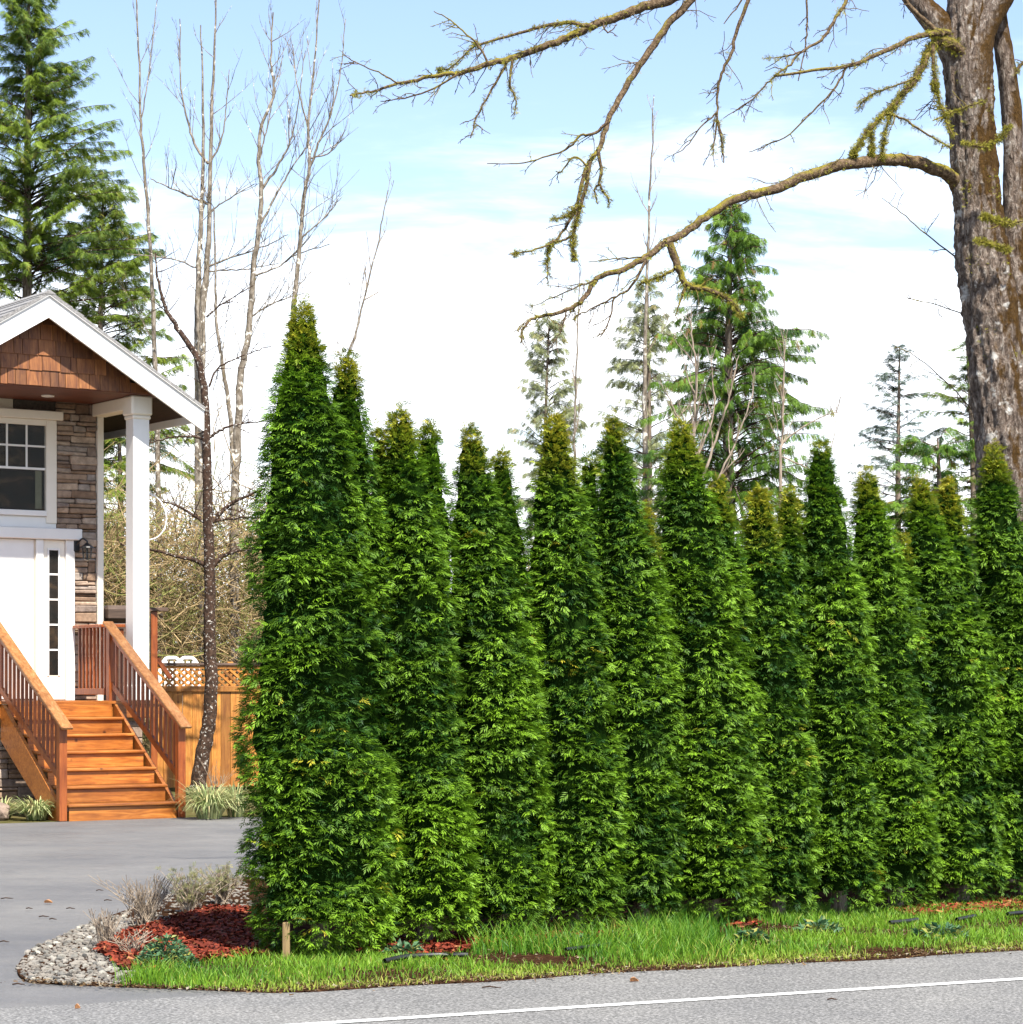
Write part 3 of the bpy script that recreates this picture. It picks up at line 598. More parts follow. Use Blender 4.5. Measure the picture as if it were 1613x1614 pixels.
# ------------------------------------------------------------------ arborvitae hedge
TM = [spray_template(8, .74, .46, .098, .38, .14, s) for s in range(6)]
H0, H1 = gnd(498, 1507)[:2], gnd(1600, 1424)[:2]
HD = (H1 - H0) / np.linalg.norm(H1 - H0); HN = np.array([HD[1], -HD[0]])     # along the hedge; towards the road
PROF = (np.array([0, .05, .14, .3, .45, .6, .72, .82, .9, .96, 1.0]), np.array([.8, .94, 1.0, 1.0, .94, .83, .7, .55, .36, .19, .02]))
def prof(t): return np.interp(t, *PROF)
def arborvitae(px, lobes, label, seed, dens=1.):
    """px: photo column of the base on the hedge line; lobes: (tip px, tip py, radius m, sideways shift of the foot, warm)"""
    r = np.random.default_rng(seed)
    k_ = (px - W_PX / 2) / F; s = (k_ * H0[1] - H0[0]) / (HD[0] - k_ * HD[1]); base = H0 + HD * s
    t_ = empty('arborvitae', (*base, 0), 0, label=label, cat='arborvitae', group='arborvitae trees of the hedge')
    wl = []
    for (tx, ty, rad, sh, warm, back) in lobes:
        foot = base + HD * sh - HN * back; d = foot[1]
        tip = at(tx, ty, d); wl.append((foot, np.array([tip[0], d, tip[2]]), rad, warm))
    A = Acc(); core = Acc(); n1 = SinNoise(seed * 3 + 1, 4.0); n2 = SinNoise(seed * 3 + 2, 12.)
    for li, (foot, tip, rad, warm) in enumerate(wl):
        Hh = tip[2]; pw = 1.15 if px == 504 else 1.; pf = lambda t: prof(t) ** pw
        N_ = int(dens * 1500 * rad * Hh)                                     # branchlets, each a little shelf of sprays
        t = r.uniform(0, 1, N_ * 4); t = t[r.uniform(0, 1, len(t)) < np.maximum(pf(t), .2)][:N_]; t = np.concatenate([t, r.uniform(.88, 1., int(N_ * .05)), r.uniform(.965, 1.012, 12)]); N_ = len(t)
        cam_a = math.atan2(-foot[1], -foot[0]); az = np.where(r.uniform(0, 1, N_) < .8, cam_a + r.uniform(-1.8, 1.8, N_), r.uniform(0, 6.283, N_))
        z0 = .07 if px == 504 else .12
        z = z0 + t * (Hh - z0); dirs = np.stack([np.cos(az), np.sin(az), np.zeros(N_)], 1)
        P0 = np.stack([foot[0] + (tip[0] - foot[0]) * t, foot[1] + (tip[1] - foot[1]) * t, z], 1)
        lump = n1(P0 * np.array([1, 1, .8]) + dirs * .35); fine = n2(P0 + dirs * .3)
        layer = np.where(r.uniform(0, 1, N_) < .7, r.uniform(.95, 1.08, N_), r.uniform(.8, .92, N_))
        P = P0 + dirs * (rad * pf(t) * (1 + .045 * lump + .045 * fine) * layer)[:, None]
        ok = (fine + .5 * lump + r.normal(0, .45, N_) > -1.0) | (t > .8) | (layer < .93)
        for lj, (f2, t2, r2, _) in enumerate(wl):
            if lj == li: continue
            tt = P[:, 2] / t2[2]; c2 = f2[None] + (t2[:2] - f2)[None] * tt[:, None]
            ok &= ~((tt < 1) & (np.hypot(P[:, 0] - c2[:, 0], P[:, 1] - c2[:, 1]) < .78 * r2 * pf(np.clip(tt, 0, 1))))
        P, dirs, t_k, lump, fine, layer = P[ok], dirs[ok], t[ok], lump[ok], fine[ok], layer[ok]; n = len(P)
        up = np.array([0, 0, 1.]); top = np.clip((t_k - .8) / .2, 0, 1)[:, None]
        tang = np.stack([-dirs[:, 1], dirs[:, 0], np.zeros(n)], 1); roll = r.normal(0, .3, (n, 1)); side = unit(tang + up * roll)
        out = unit(dirs + up * (.12 + .28 * r.normal(size=(n, 1)) + 1.3 * top ** 1.3) + tang * r.normal(0, .35, (n, 1)))
        nn = unit(np.cross(out, side)); nn *= np.sign(nn[:, 2:3] + 1e-6)
        K = 4; w_ = (.065 + .08 * r.uniform(size=(n, 1))) * (1 - .45 * top)
        g0 = np.clip(.36 + .1 * lump + .13 * fine + r.normal(0, .24, n) + 1.6 * np.clip(layer - 1, -.3, .2), 0, 1)  # inner and hollow sprays darker, outer lighter: depth shade put into the tint
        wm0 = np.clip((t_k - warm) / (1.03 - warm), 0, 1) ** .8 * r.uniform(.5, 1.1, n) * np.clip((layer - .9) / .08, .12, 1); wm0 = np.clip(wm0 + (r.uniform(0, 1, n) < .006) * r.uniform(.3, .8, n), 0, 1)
        for k in range(K):
            a = (k / (K - 1) - .5) * 2 + r.normal(0, .15, (n, 1)); X = out * (1 - .5 * np.abs(a)) + side * a * .95 + r.normal(0, .14, (n, 3))
            O = P + side * a * w_ * .55 - out * .03 - up * (.02 * a ** 2) + r.normal(0, .006, (n, 3)); Nn = nn + r.normal(0, .22, (n, 3))
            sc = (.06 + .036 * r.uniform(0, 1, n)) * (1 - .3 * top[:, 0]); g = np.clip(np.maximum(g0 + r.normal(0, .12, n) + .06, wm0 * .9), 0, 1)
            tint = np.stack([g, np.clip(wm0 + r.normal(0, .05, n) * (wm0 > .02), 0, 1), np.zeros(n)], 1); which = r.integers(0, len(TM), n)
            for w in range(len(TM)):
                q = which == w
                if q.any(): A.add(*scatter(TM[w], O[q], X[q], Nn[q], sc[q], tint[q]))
        # solid stand-in for inner twigs, near-black to paint the shade between sprays
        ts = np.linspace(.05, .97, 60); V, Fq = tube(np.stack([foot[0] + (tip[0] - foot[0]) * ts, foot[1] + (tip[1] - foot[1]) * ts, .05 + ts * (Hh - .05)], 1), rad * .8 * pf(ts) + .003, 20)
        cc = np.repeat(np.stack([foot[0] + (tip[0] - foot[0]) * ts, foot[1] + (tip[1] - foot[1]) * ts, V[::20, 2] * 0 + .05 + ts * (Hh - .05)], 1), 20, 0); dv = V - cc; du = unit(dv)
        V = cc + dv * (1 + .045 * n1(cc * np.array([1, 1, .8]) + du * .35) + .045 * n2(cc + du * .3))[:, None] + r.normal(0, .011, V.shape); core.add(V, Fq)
    off = np.array([*base, 0])
    A.V = [v - off for v in A.V]; core.V = [v - off for v in core.V]
    A.build('crown', M['arbor'], t_); core.build('shade_core', M['core'], t_, smooth=True)
    V, Fq = tube([(0, 0, 0), (.01, 0, .5), (0, .01, 1.5)], [.06, .05, .03], 9); obj('trunk', V, Fq, M['trunk'], t_, smooth=True)
    return t_
HEDGE = [
 (504, [(478, 478, .425, .0, .9, 0), (548, 560, .33, .2, .93, .12)], 'tallest arborvitae, standing alone at the driveway end of the hedge', 1.1),
 (668, [(630, 640, .3, .0, .9, 0), (676, 668, .22, .12, .97, .12), (598, 672, .17, -.12, .9, .1)], 'twin tipped arborvitae right beside the tallest one of the hedge', 1),
 (790, [(742, 672, .305, .0, .9, 0), (790, 710, .23, .15, .95, .1)], 'third arborvitae from the driveway, a dark lower shoulder tip at its right', 1),
 (908, [(874, 652, .31, .0, .84, 0), (930, 712, .17, .16, .95, .2)], 'arborvitae with a broad ochre tip, fourth from the driveway', 1),
 (1010, [(966, 655, .28, .0, .93, 0), (1012, 795, .22, .14, .85, .02)], 'slim pointed dark green arborvitae, fifth from the driveway', 1),
 (1122, [(1072, 660, .33, .0, .89, 0), (1132, 755, .25, .17, .88, .02)], 'arborvitae with a tall ochre tip, standing in front of the big cedar', 1),
 (1225, [(1196, 768, .29, .0, .84, .0), (1244, 765, .2, .12, .88, .12)], 'shortest arborvitae of the hedge, with yellowed tip, right of the big cedar', 1),
 (1322, [(1294, 692, .305, .0, .96, 0), (1245, 780, .18, -.15, .9, .1)], 'sharp green tipped arborvitae just right of the shortest one', 1),
 (1412, [(1366, 738, .3, .0, .9, 0), (1420, 840, .2, .16, .9, .05)], 'arborvitae with narrow yellow tip below the small far fir', 1),
 (1515, [(1450, 748, .305, .0, .9, 0), (1492, 752, .28, .16, .84, .05)], 'double topped yellow tipped arborvitae left of the mossy maple trunk', 1),
 (1612, [(1565, 702, .36, .0, .91, 0)], 'broad arborvitae in front of the mossy maple trunk', 1),
 (1725, [(1660, 715, .4, .0, .86, 0)], 'last arborvitae of the hedge cut off at the picture edge', .8),
]
for i, (px, lobes, lab, dn) in enumerate(HEDGE): arborvitae(px, lobes, lab, 11 + i, dn)
# wooden stake at the foot of the tallest one, pale canes between the stems
p = gnd(452, 1518); sk = box('garden_stake', (p[0] - .022, p[1] - .022, 0), (p[0] + .02, p[1] + .02, .24), M['stake'], None, .005)
tag(sk, 'short wooden stake in the grass at the foot of the tallest arborvitae', 'stake')
cn = np.array([gnd(614, 1497), at(618, 1440, 15.4), at(624, 1300, 15.45)]); V, Fq = tube(smooth_path(cn, 10), np.linspace(.006, .004, 10), 5)
tag(obj('garden_cane', V, Fq, M['twig_pale']), 'thin pale cane upright between the tallest arborvitae and its neighbour', 'cane')

# ------------------------------------------------------------------ bare trees
class Branches(Acc):
    def branch(s, P, r0, r1, n=10, k=5, jit=0., rg=None):
        Q = smooth_path(P, n)
        if jit: Q[1:-1] += rg.normal(0, jit, (n - 2, 3))
        rad = np.linspace(r0, r1, n); s.add(*tube(Q, rad, k)); return Q, rad
    def twigs(s, Q, rad, rg, count, length, up, level=1, spread=.9, tmin=.15, rmax=.012, side=None, wig=.14, kids=3):
        for _ in range(count):
            t = rg.uniform(tmin, 1.); i = min(int(t * (len(Q) - 1)), len(Q) - 2)
            T = unit(Q[i + 1] - Q[i]); d = unit(T * rg.uniform(.3, .9) + rg.normal(0, spread, 3) * np.array([1, .7, .7]) + np.array([0, 0, up]) + (0 if side is None else side))
            L = length * rg.uniform(.35, 1.15) * (1.1 - .55 * t); m = 5 if level > 1 else 6
            pts = [Q[i]]
            for j in range(m - 1):
                d = unit(d + rg.normal(0, wig, 3) + np.array([0, 0, up * .16])); pts.append(pts[-1] + d * L / (m - 1))
            pts = np.array(pts); r0 = min(rmax, rad[i] * .7); rr = np.linspace(r0, max(.0022, r0 * .25), m); s.add(*tube(pts, rr, 4 if level > 1 else 3))
            if level > 1: s.twigs(pts, rr, rg, kids, L * .45, up, level - 1, spread * .85, .25, r0 * .55, side, wig, kids)
def px_path(pts, d, dz=0.): return np.array([at(p[0], p[1], d + (p[2] if len(p) > 2 else dz)) for p in pts])
def alder(label, d, stems, seed, mat='alder', group=None, tw=26, tl=1.5, up=.75, rmax=.0085, cat='bare tree', name='alder_tree', spread=.6, twmat=None):
    """stems: list of (pixel points root first, px radius at root, px radius at tip)"""
    rg = np.random.default_rng(seed); root = at(*stems[0][0][0], d); root[2] = 0
    t = empty(name, root, 0, label=label, cat=cat, group=group); TW = Branches()
    for si, (pts, r0, r1) in enumerate(stems):
        P = px_path(pts, d)
        if si == 0: P[0, 2] = -.05
        n = max(12, len(pts) * 5); B = Branches(); Q, rad = B.branch(P, (.85 if mat != 'alder' else .72) * r0 * d / F, max(.8 * r1 * d / F, .004), n, 8, .006, rg)
        B.V = [v - root for v in B.V]; B.build('trunk' if si == 0 else 'branch', M[mat], t, smooth=True)
        TW.twigs(Q, rad, rg, tw if si == 0 else max(4, tw // 3), tl * (1 if si == 0 else .7), up, 2, spread, .3 if si == 0 else .2, rmax, None, .12, 4)
    TW.V = [v - root for v in TW.V]; o = TW.build('twigs', M[twmat or mat], t); o['kind'] = 'stuff'
    return t
G1 = 'bare trees behind the fence'
alder('slender bare tree nearest the tall fir, thin pale stem', 46, [([(253, 1190), (252, 900), (247, 640), (243, 520), (240, 440), (236, 370), (228, 260), (222, 180), (220, 90), (213, -40)], 7, 1.4), ([(224, 185), (238, 90), (250, -20)], 1.6, .8)], 21, group=G1, tw=16, tl=1.6)
alder('bare tree with two fused pale stems behind the dark leaning trunk', 45, [
 ([(322, 1190), (320, 900), (317, 700), (318, 560), (322, 470), (328, 400), (331, 330), (333, 200), (338, 100), (341, 0)], 12, 1.5),
 ([(314, 900), (313, 620), (312, 520), (314, 420), (318, 330), (321, 250), (320, 150), (317, 40)], 10, 1.2),
 ([(329, 258), (310, 232), (298, 195), (286, 140), (284, 30)], 3.5, 1), ([(331, 260), (348, 225), (356, 180), (362, 110)], 2.4, .8),
 ([(330, 322), (300, 310), (268, 296), (238, 282)], 3, 1), ([(332, 335), (350, 320), (402, 290)], 2.2, .8), ([(328, 420), (368, 405), (410, 392), (455, 370)], 2.5, .8), ([(330, 428), (390, 424), (440, 415)], 2.0, .8), ([(316, 425), (270, 408), (200, 400)], 2.2, .8)], 22, group=G1, tw=22, tl=1.7)
alder('forked bare tree with a crooked pale trunk left of the tallest arborvitae', 44, [
 ([(372, 1190), (370, 900), (372, 750), (377, 650), (380, 590), (393, 520), (400, 420), (408, 370), (412, 300), (408, 250), (412, 200), (432, 150), (428, 100), (431, 20)], 11, 1.4),
 ([(370, 760), (362, 650), (352, 580), (342, 510), (340, 440), (338, 330)], 6, 1.6), ([(414, 298), (438, 262), (456, 228), (468, 180), (482, 80)], 3.2, .8),
 ([(412, 352), (440, 300), (462, 262), (490, 225)], 3, .8), ([(410, 250), (424, 190), (434, 120)], 2, .8), ([(402, 435), (440, 420), (470, 400), (520, 385)], 2.2, .8), ([(396, 500), (430, 478), (480, 462)], 2.2, .8)], 23, group=G1, tw=26, tl=1.8)
alder('straight pale bare tree rising behind the tip of the tallest arborvitae', 43, [
 ([(440, 1190), (445, 900), (455, 640), (462, 520), (466, 460), (474, 380), (478, 320), (488, 260), (486, 210), (490, 160), (497, 90), (506, -30)], 8, 1.3),
 ([(488, 265), (505, 220), (522, 180), (538, 110), (545, 30)], 3, .8), ([(490, 250), (520, 240), (545, 205)], 2, .7), ([(487, 205), (470, 140), (462, 70)], 2, .7), ([(476, 375), (510, 345), (540, 310)], 2, .7)], 24, group=G1, tw=26, tl=1.6)
alder('thin leaning sapling just right of the tallest arborvitae tip', 30, [([(520, 1270), (535, 700), (545, 580), (562, 520), (585, 430), (602, 350), (612, 300)], 4, .8), ([(560, 530), (568, 470), (575, 420)], 1.2, .6)], 25, group=G1, tw=8, tl=.7, twmat='twig_pale')
# dark leaning tree in front of the fence
rg = np.random.default_rng(5)
alder('dark lichen spotted tree trunk leaning in front of the fence beside the stairs', 38, [
 ([(309, 1256), (318, 1200), (328, 1150), (333, 1090), (331, 1000), (331, 900), (328, 800), (326, 720), (325, 650), (316, 576), (296, 540), (276, 511), (262, 486), (250, 440), (246, 400)], 16, 1.5),
 ([(328, 893), (310, 884), (290, 879), (240, 867), (190, 858)], 5, 1.5), ([(334, 893), (350, 878), (368, 870), (412, 866)], 5.5, 2), ([(333, 826), (350, 806), (372, 790), (418, 770)], 5, 2),
 ([(327, 826), (300, 808), (275, 795), (250, 788)], 3.5, 1.2), ([(336, 822), (370, 817), (420, 815)], 3.2, 1.5), ([(326, 692), (300, 688), (270, 690), (236, 698)], 3, 1), ([(329, 690), (352, 676), (380, 668), (420, 664)], 3, 1), ([(330, 610), (345, 580), (385, 560), (430, 545)], 2.2, .8), ([(326, 500), (350, 480), (400, 450)], 2., .8)],
 26, mat='snag', tw=26, tl=1.0, up=.2, cat='tree', name='dark_tree', spread=.9)
# saplings right of centre
alder('thin whip of a sapling with a pale trunk, left of the big cedar', 36, [([(1020, 1240), (1018, 790), (1016, 620), (1018, 480), (1025, 300), (1031, 150)], 8, .8)], 27, tw=12, tl=.9, twmat='twig_pale', cat='bare tree', name='sapling')
alder('thin bare sapling standing behind the ochre tipped arborvitae', 36, [([(903, 1240), (905, 760), (907, 640), (911, 520), (914, 430)], 4, .8)], 28, tw=14, tl=.8, twmat='twig_pale', cat='bare tree', name='sapling')
alder('bare twiggy tree with pale arching stems in front of the big cedar', 29, [
 ([(1100, 1300), (1098, 800), (1094, 700), (1098, 600), (1092, 540), (1086, 500)], 4.5, 1), ([(1098, 780), (1130, 690), (1150, 620), (1165, 560)], 3, .8), ([(1100, 760), (1080, 690), (1060, 640), (1040, 600)], 3, .8),
 ([(1105, 790), (1140, 740), (1180, 640), (1190, 580)], 2.6, .8), ([(1100, 720), (1125, 650), (1120, 560)], 2.2, .7)], 29, tw=22, tl=.7, mat='twig_pale', cat='bare tree', name='bare_tree')
alder('bare tree with forking grey twigs between the cedar and the far fir', 31, [([(1228, 1290), (1230, 770), (1233, 690), (1235, 600), (1238, 540)], 3.5, 1), ([(1232, 700), (1255, 680), (1300, 655), (1325, 650)], 1.8, .6), ([(1232, 720), (1290, 740), (1312, 700), (1318, 640)], 1.6, .6)], 30, tw=16, tl=.6, mat='twig_pale', cat='bare tree', name='bare_tree')

# ------------------------------------------------------------------ conifers
FT_ = [spray_template(10, .75, .46, .062, .4, .2, 40 + s, True) for s in range(4)]
FQ_ = [spray_template(8, .75, .44, .1, .4, .2, 40 + s) for s in range(4)]
def conifer(label, px, top_py, d, base_py, reach, mat, seed, nb=120, droop=.35, per=16, size=.3, group=None, start=.02, lift=.1, power=.8, gaps=.25, name='fir_tree', warm=.05, trunk_r=.13, hang=.0, extra=()):
    """reach: branch length at the bottom in metres; base_py: photo row where the crown starts"""
    rg = np.random.default_rng(seed); top = at(px, top_py, d); root = np.array([top[0], d, 0.]); zc = at(px, base_py, d)[2]
    t = empty(name, root, 0, label=label, cat='tree', group=group); B = Branches(); A = Acc()
    Hh = top[2]; lean = rg.normal(0, .08, 2)
    ts = np.linspace(0, 1, 24); Pt = np.stack([root[0] + lean[0] * ts * (1 - ts) * 4, root[1] + lean[1] * ts, ts * Hh], 1)
    V, Fq = tube(Pt, trunk_r * (1 - ts) ** .8 + .012, 9); obj('trunk', V - root, Fq, M['trunk'], t, smooth=True)
    O, X, Nn, sc, ti = [], [], [], [], []
    gn = SinNoise(seed, .9)
    for b in range(nb + len(extra)):
        q = rg.uniform(0, 1) ** .85; z = zc + (Hh - zc) * q; az = rg.uniform(0, 6.283)
        if b >= nb: q, az = extra[b - nb][:2]; z = zc + (Hh - zc) * q
        L = extra[b - nb][2] if b >= nb else reach * (1 - q) ** power * rg.uniform(.5, 1.12) + .12
        o = np.array([root[0], root[1], z])
        if gn(o[None] + np.array([[math.cos(az), math.sin(az), 0]]) * 2)[0] < -1.2 + gaps * 2: 
            if rg.uniform() < .7: L *= .55
        d0 = np.array([math.cos(az), math.sin(az), lift + .5 * q]); m = 7; pts = [o]; dd = unit(d0)
        for j in range(m - 1):
            dd = unit(dd + np.array([0, 0, -droop / m * (1 if j < m * .6 else .3)]) + rg.normal(0, .11, 3)); pts.append(pts[-1] + dd * L / (m - 1))
        pts = np.array(pts); B.add(*tube(pts, np.linspace(.005 + .007 * L, .003, m), 4))
        k_ = max(7, int(per * L / reach * 2.1) + 6)
        u = np.sqrt(rg.uniform(start, 1, k_)); i = np.minimum((u * (m - 1)).astype(int), m - 2); f_ = (u * (m - 1) - i)[:, None]
        gb = rg.normal(0, .2)
        pp = pts[i] * (1 - f_) + pts[i + 1] * f_; T = unit(pts[i + 1] - pts[i]); S_ = unit(np.cross(T, np.array([0, 0, 1.]))); sd = np.where(rg.uniform(size=k_) < .5, 1., -1.)[:, None]
        xx = T * rg.uniform(.4, 1, (k_, 1)) + S_ * sd * rg.uniform(.2, 1., (k_, 1)) + np.array([0, 0, -1.]) * (rg.uniform(0, .5, (k_, 1)) + hang)
        O.append(pp); X.append(xx); Nn.append(np.array([0, 0, 1.]) + rg.normal(0, .55, (k_, 3)) + (S_ * sd * hang)); sc.append(size * rg.uniform(.55, 1.2, k_) * (1.15 - .4 * u))
        g = np.clip(.42 + gb + rg.normal(0, .16, k_) + .25 * (u - .5), 0, 1); ti.append(np.stack([g, np.where(rg.uniform(size=k_) < warm, rg.uniform(.3, 1, k_), 0), np.zeros(k_)], 1))
    O, X, Nn, sc, ti = map(np.concatenate, (O, X, Nn, sc, ti)); w = rg.integers(0, len(FT_), len(O))
    for j in range(len(FT_)):
        q = w == j; A.add(*scatter(FT_[j], O[q], X[q], Nn[q], sc[q], ti[q]))
    A.V = [v - root for v in A.V]; B.V = [v - root for v in B.V]
    A.build('crown', M[mat], t); B.build('branches', M['snag'], t); return t
conifer('tall dense green fir rising behind the house roof', 48, -75, 48, 560, 2.7, 'fir', 61, nb=430, per=44, size=.24, droop=.5, lift=.35, power=.72, gaps=.55, trunk_r=.16, hang=.3)
conifer('shorter bushy fir filling the gap between the roof and the pale stems', 165, 300, 50, 760, 2.2, 'fir', 62, nb=240, per=34, size=.25, droop=.5, power=.6, gaps=.5, warm=.12, lift=.25, hang=.3)
conifer('dark evergreen seen through the gap beside the porch post', 185, 640, 47, 1150, 1.6, 'fir', 63, nb=150, per=26, size=.3, droop=.4, power=.5, gaps=.5, warm=.15)
conifer('big drooping green cedar rising over the middle of the hedge', 1152, 322, 34, 905, 1.75, 'cedar', 64, nb=420, per=34, size=.17, droop=1.0, lift=.4, power=.75, gaps=.6, name='cedar_tree', warm=.04, hang=1.0, extra=[(.6, -.1, 1.35), (.57, .05, 1.2), (.62, -.25, 1.0), (.3, 3.0, 1.5), (.42, .2, 1.1)])
conifer('wispy pale conifer behind the ochre tipped arborvitae', 866, 505, 40, 900, .9, 'pale_fir', 65, nb=150, per=16, size=.17, hang=.5, trunk_r=.05, lift=.35, droop=.4, power=.6, gaps=.6, name='conifer')
conifer('loose yellowish conifer on the left flank of the big cedar', 1020, 440, 37, 900, 1.0, 'pale_fir', 66, nb=180, per=16, size=.17, hang=.5, trunk_r=.05, lift=.35, droop=.5, power=.55, gaps=.6, name='conifer')
conifer('small dark bluish far fir standing alone right of the cedar', 1418, 545, 62, 900, 1.9, 'blue_fir', 67, nb=150, per=16, size=.22, droop=.25, power=.7, gaps=.5, lift=.05)
conifer('green conifer half hidden by the mossy maple trunk', 1524, 540, 45, 900, 1.35, 'fir', 68, nb=130, per=16, size=.2, droop=.5, power=.6, gaps=.6)
conifer('low bright green cedar showing just above the double topped arborvitae', 1478, 690, 36, 940, .95, 'cedar', 69, nb=60, per=22, size=.26, droop=.5, power=.3, gaps=.2, name='cedar_tree', hang=.3)

# ------------------------------------------------------------------ thicket behind the fence
def thicket():
    rg = np.random.default_rng(77); A = Acc()
    for i in range(9500):
        x = rg.uniform(-11, -2.2); y = rg.uniform(42.5, 50); h = rg.uniform(.5, 2.4); z0 = rg.uniform(0, 1) ** .8 * 4.4
        if rg.uniform() < .12: z0 += rg.uniform(0, 1.8)
        d = unit(np.array([rg.normal(0, .6), rg.normal(0, .4), rg.uniform(.1, 1)])); p = [np.array([x, y, z0])]
        for j in range(4): d = unit(d + rg.normal(0, .3, 3) + np.array([0, 0, -.12])); p.append(p[-1] + d * h / 4.5)
        V, Fq = tube(p, np.linspace(rg.uniform(.005, .014), .003, 5), 3); g = np.clip(rg.normal(.55, .28), 0, 1); w = rg.uniform() < .25
        A.add(V, Fq, np.tile([g, .8 * w, 0], (len(V), 1)))
    n = 9000; O = np.stack([rg.uniform(-11, -2.2, n), rg.uniform(44, 50, n), rg.uniform(0, 1, n) ** 1.2 * 4.6], 1)
    g = rg.uniform(0, 1, n); A.add(*scatter(FQ_[0], O, rg.normal(0, 1, (n, 3)), rg.normal(0, 1, (n, 3)), rg.uniform(.06, .2, n), np.stack([g, rg.uniform(0, 1, n), g * 0], 1)))
    o = A.build('undergrowth', M['twig_tan']); tag(o, 'tangled tan undergrowth of bare brush behind the fence', 'undergrowth', kind='stuff')
thicket()
def far_wood():
    rg = np.random.default_rng(78); A = Acc(); n = 11000
    x = rg.uniform(-32, 32, n); O = np.stack([x, rg.uniform(72, 84, n), rg.uniform(0, 1, n) ** .9 * (4.2 + 1.3 * np.sin(x * .6) + .9 * np.sin(x * 1.7 + 1))], 1)
    g = rg.uniform(0, 1, n); A.add(*scatter(FT_[1], O, rg.normal(0, 1, (n, 3)), rg.normal(0, 1, (n, 3)), rg.uniform(.5, 1.2, n), np.stack([g, rg.uniform(0, .7, n), g * 0], 1)))
    tag(A.build('far_woods', M['twig_tan']), 'low brown far woods behind the fence', 'woods', kind='stuff')
far_wood()

# ------------------------------------------------------------------ big maple
D0 = 21.0
mp_root = at(1592, 1380, D0); mp_root[2] = 0
mp = empty('maple_tree', mp_root, 0, label='big bare mossy maple with a thick leaning trunk and long drooping limbs over the hedge', cat='tree')
def rough_trunk(name, pts, radii, d, sides, rings, amp, parent, mat, seed):
    P = np.hstack([px_path(pts, d), (np.array(radii) * d / F)[:, None]]); Q = smooth_path(P, rings); V, Fq = tube(Q[:, :3], Q[:, 3], sides)
    an = np.tile(np.arange(sides) * 2 * np.pi / sides, rings); zz = V[:, 2]; ctr = np.repeat(Q[:, :3], sides, 0); rad = np.repeat(Q[:, 3], sides)
    disp = np.array([mnoise.fractal(Vector((math.cos(a) * 4.2, math.sin(a) * 4.2, z * 3.2 + seed)), .5, 2.2, 5) for a, z in zip(an, zz)])
    V = ctr + (V - ctr) * (1 + amp * disp)[:, None]
    return obj(name, V - mp_root, Fq, M[mat], parent, smooth=True)
rough_trunk('trunk', [(1605, 1400), (1603, 1200), (1597, 900), (1588, 760), (1578, 640), (1567, 540), (1556, 460), (1546, 390), (1538, 295), (1531, 190), (1524, 90), (1526, 20), (1531, -60), (1536, -160)], [66, 56, 50, 46, 44, 42, 41, 39, 36, 35, 38, 33, 27, 24], D0, 72, 330, .15, mp, 'maple', 3)
rough_trunk('stem', [(1622, 720), (1607, 560), (1600, 440), (1598, 360), (1597, 295), (1596, 208), (1590, 139), (1580, 69), (1571, 10), (1560, -60)], [26, 22, 19, 17, 16, 16, 15, 14, 13, 12], D0 + .15, 24, 110, .12, mp, 'maple', 9)
rough_trunk('fork', [(1529, 200), (1521, 118), (1493, 58), (1462, 20), (1440, -4), (1400, -46), (1330, -80)], [18, 29, 24, 20, 18, 13, 9], D0, 22, 50, .1, mp, 'maple', 5)
rough_trunk('fork', [(1532, 200), (1533, 118), (1546, 62), (1562, 28), (1582, -6), (1610, -60)], [18, 28, 21, 18, 17, 14], D0 - .1, 22, 40, .1, mp, 'maple', 6)
TWG = Branches(); MOSS_O, MOSS_R = [], []
rgm = np.random.default_rng(91)
def limb(pts, r0, r1, dd=0., moss=0., tw=0, tl=.45, mat='limb', n=None, d_end=None, k=7, nm='branch'):
    n = n or max(14, len(pts) * 4); N_ = len(pts); de = dd if d_end is None else d_end
    P = np.array([at(p[0], p[1], D0 + dd + (de - dd) * i / (N_ - 1)) for i, p in enumerate(pts)])
    B = Branches(); sc_ = (D0 + dd) / F; Q, rad = B.branch(P, r0 * sc_, r1 * sc_, n, k, .0025 + .0002 * r0, rgm); B.V = [v - mp_root for v in B.V]; B.build(nm, M[mat], mp, smooth=True)
    if tw: TWG.twigs(Q, rad, rgm, int(tw * 1.6), tl, -.25, 2, .75, .12, .0042, np.array([-.3, 0, 0]), .26, 3)
    if moss:
        m = int(moss * 760); u = np.clip(rgm.normal(0, .5, m) * .25 + rgm.choice(rgm.uniform(0, 1, 9), m), 0, .98) * (n - 1); i = u.astype(int); f_ = (u - i)[:, None]
        i2 = np.minimum(i + 1, n - 1); MOSS_O.append(Q[i] * (1 - f_) + Q[i2] * f_); MOSS_R.append(rad[i])
# limb A, high left
limb([(1405, -44), (1300, -85), (1180, -62), (1105, -25), (1055, 0), (1005, 14), (972, 28), (928, 43), (895, 60), (848, 77), (808, 92), (774, 100), (731, 115), (707, 118), (664, 124), (624, 134), (580, 146), (552, 151)], 10, 1.2, 0, 1., 26, .4, n=90, d_end=-1.2)
limb([(930, 42), (900, 36), (871, 39), (828, 50), (761, 69), (747, 73), (714, 104), (690, 112)], 3.6, .8, -.8, .7, 8, .3)
limb([(800, 96), (795, 106), (774, 144), (751, 187), (742, 218)], 2.6, 1, -1, .15, 5, .22)
limb([(808, 94), (804, 134), (813, 156), (811, 182)], 2.4, .8, -1, .1, 3, .2)
limb([(724, 117), (674, 144), (630, 156), (600, 160)], 1.8, .7, -1.1, 0, 5, .25)
limb([(770, 100), (754, 72), (727, 47), (704, 28), (684, 18)], 1.9, .7, -1, 0, 5, .25)
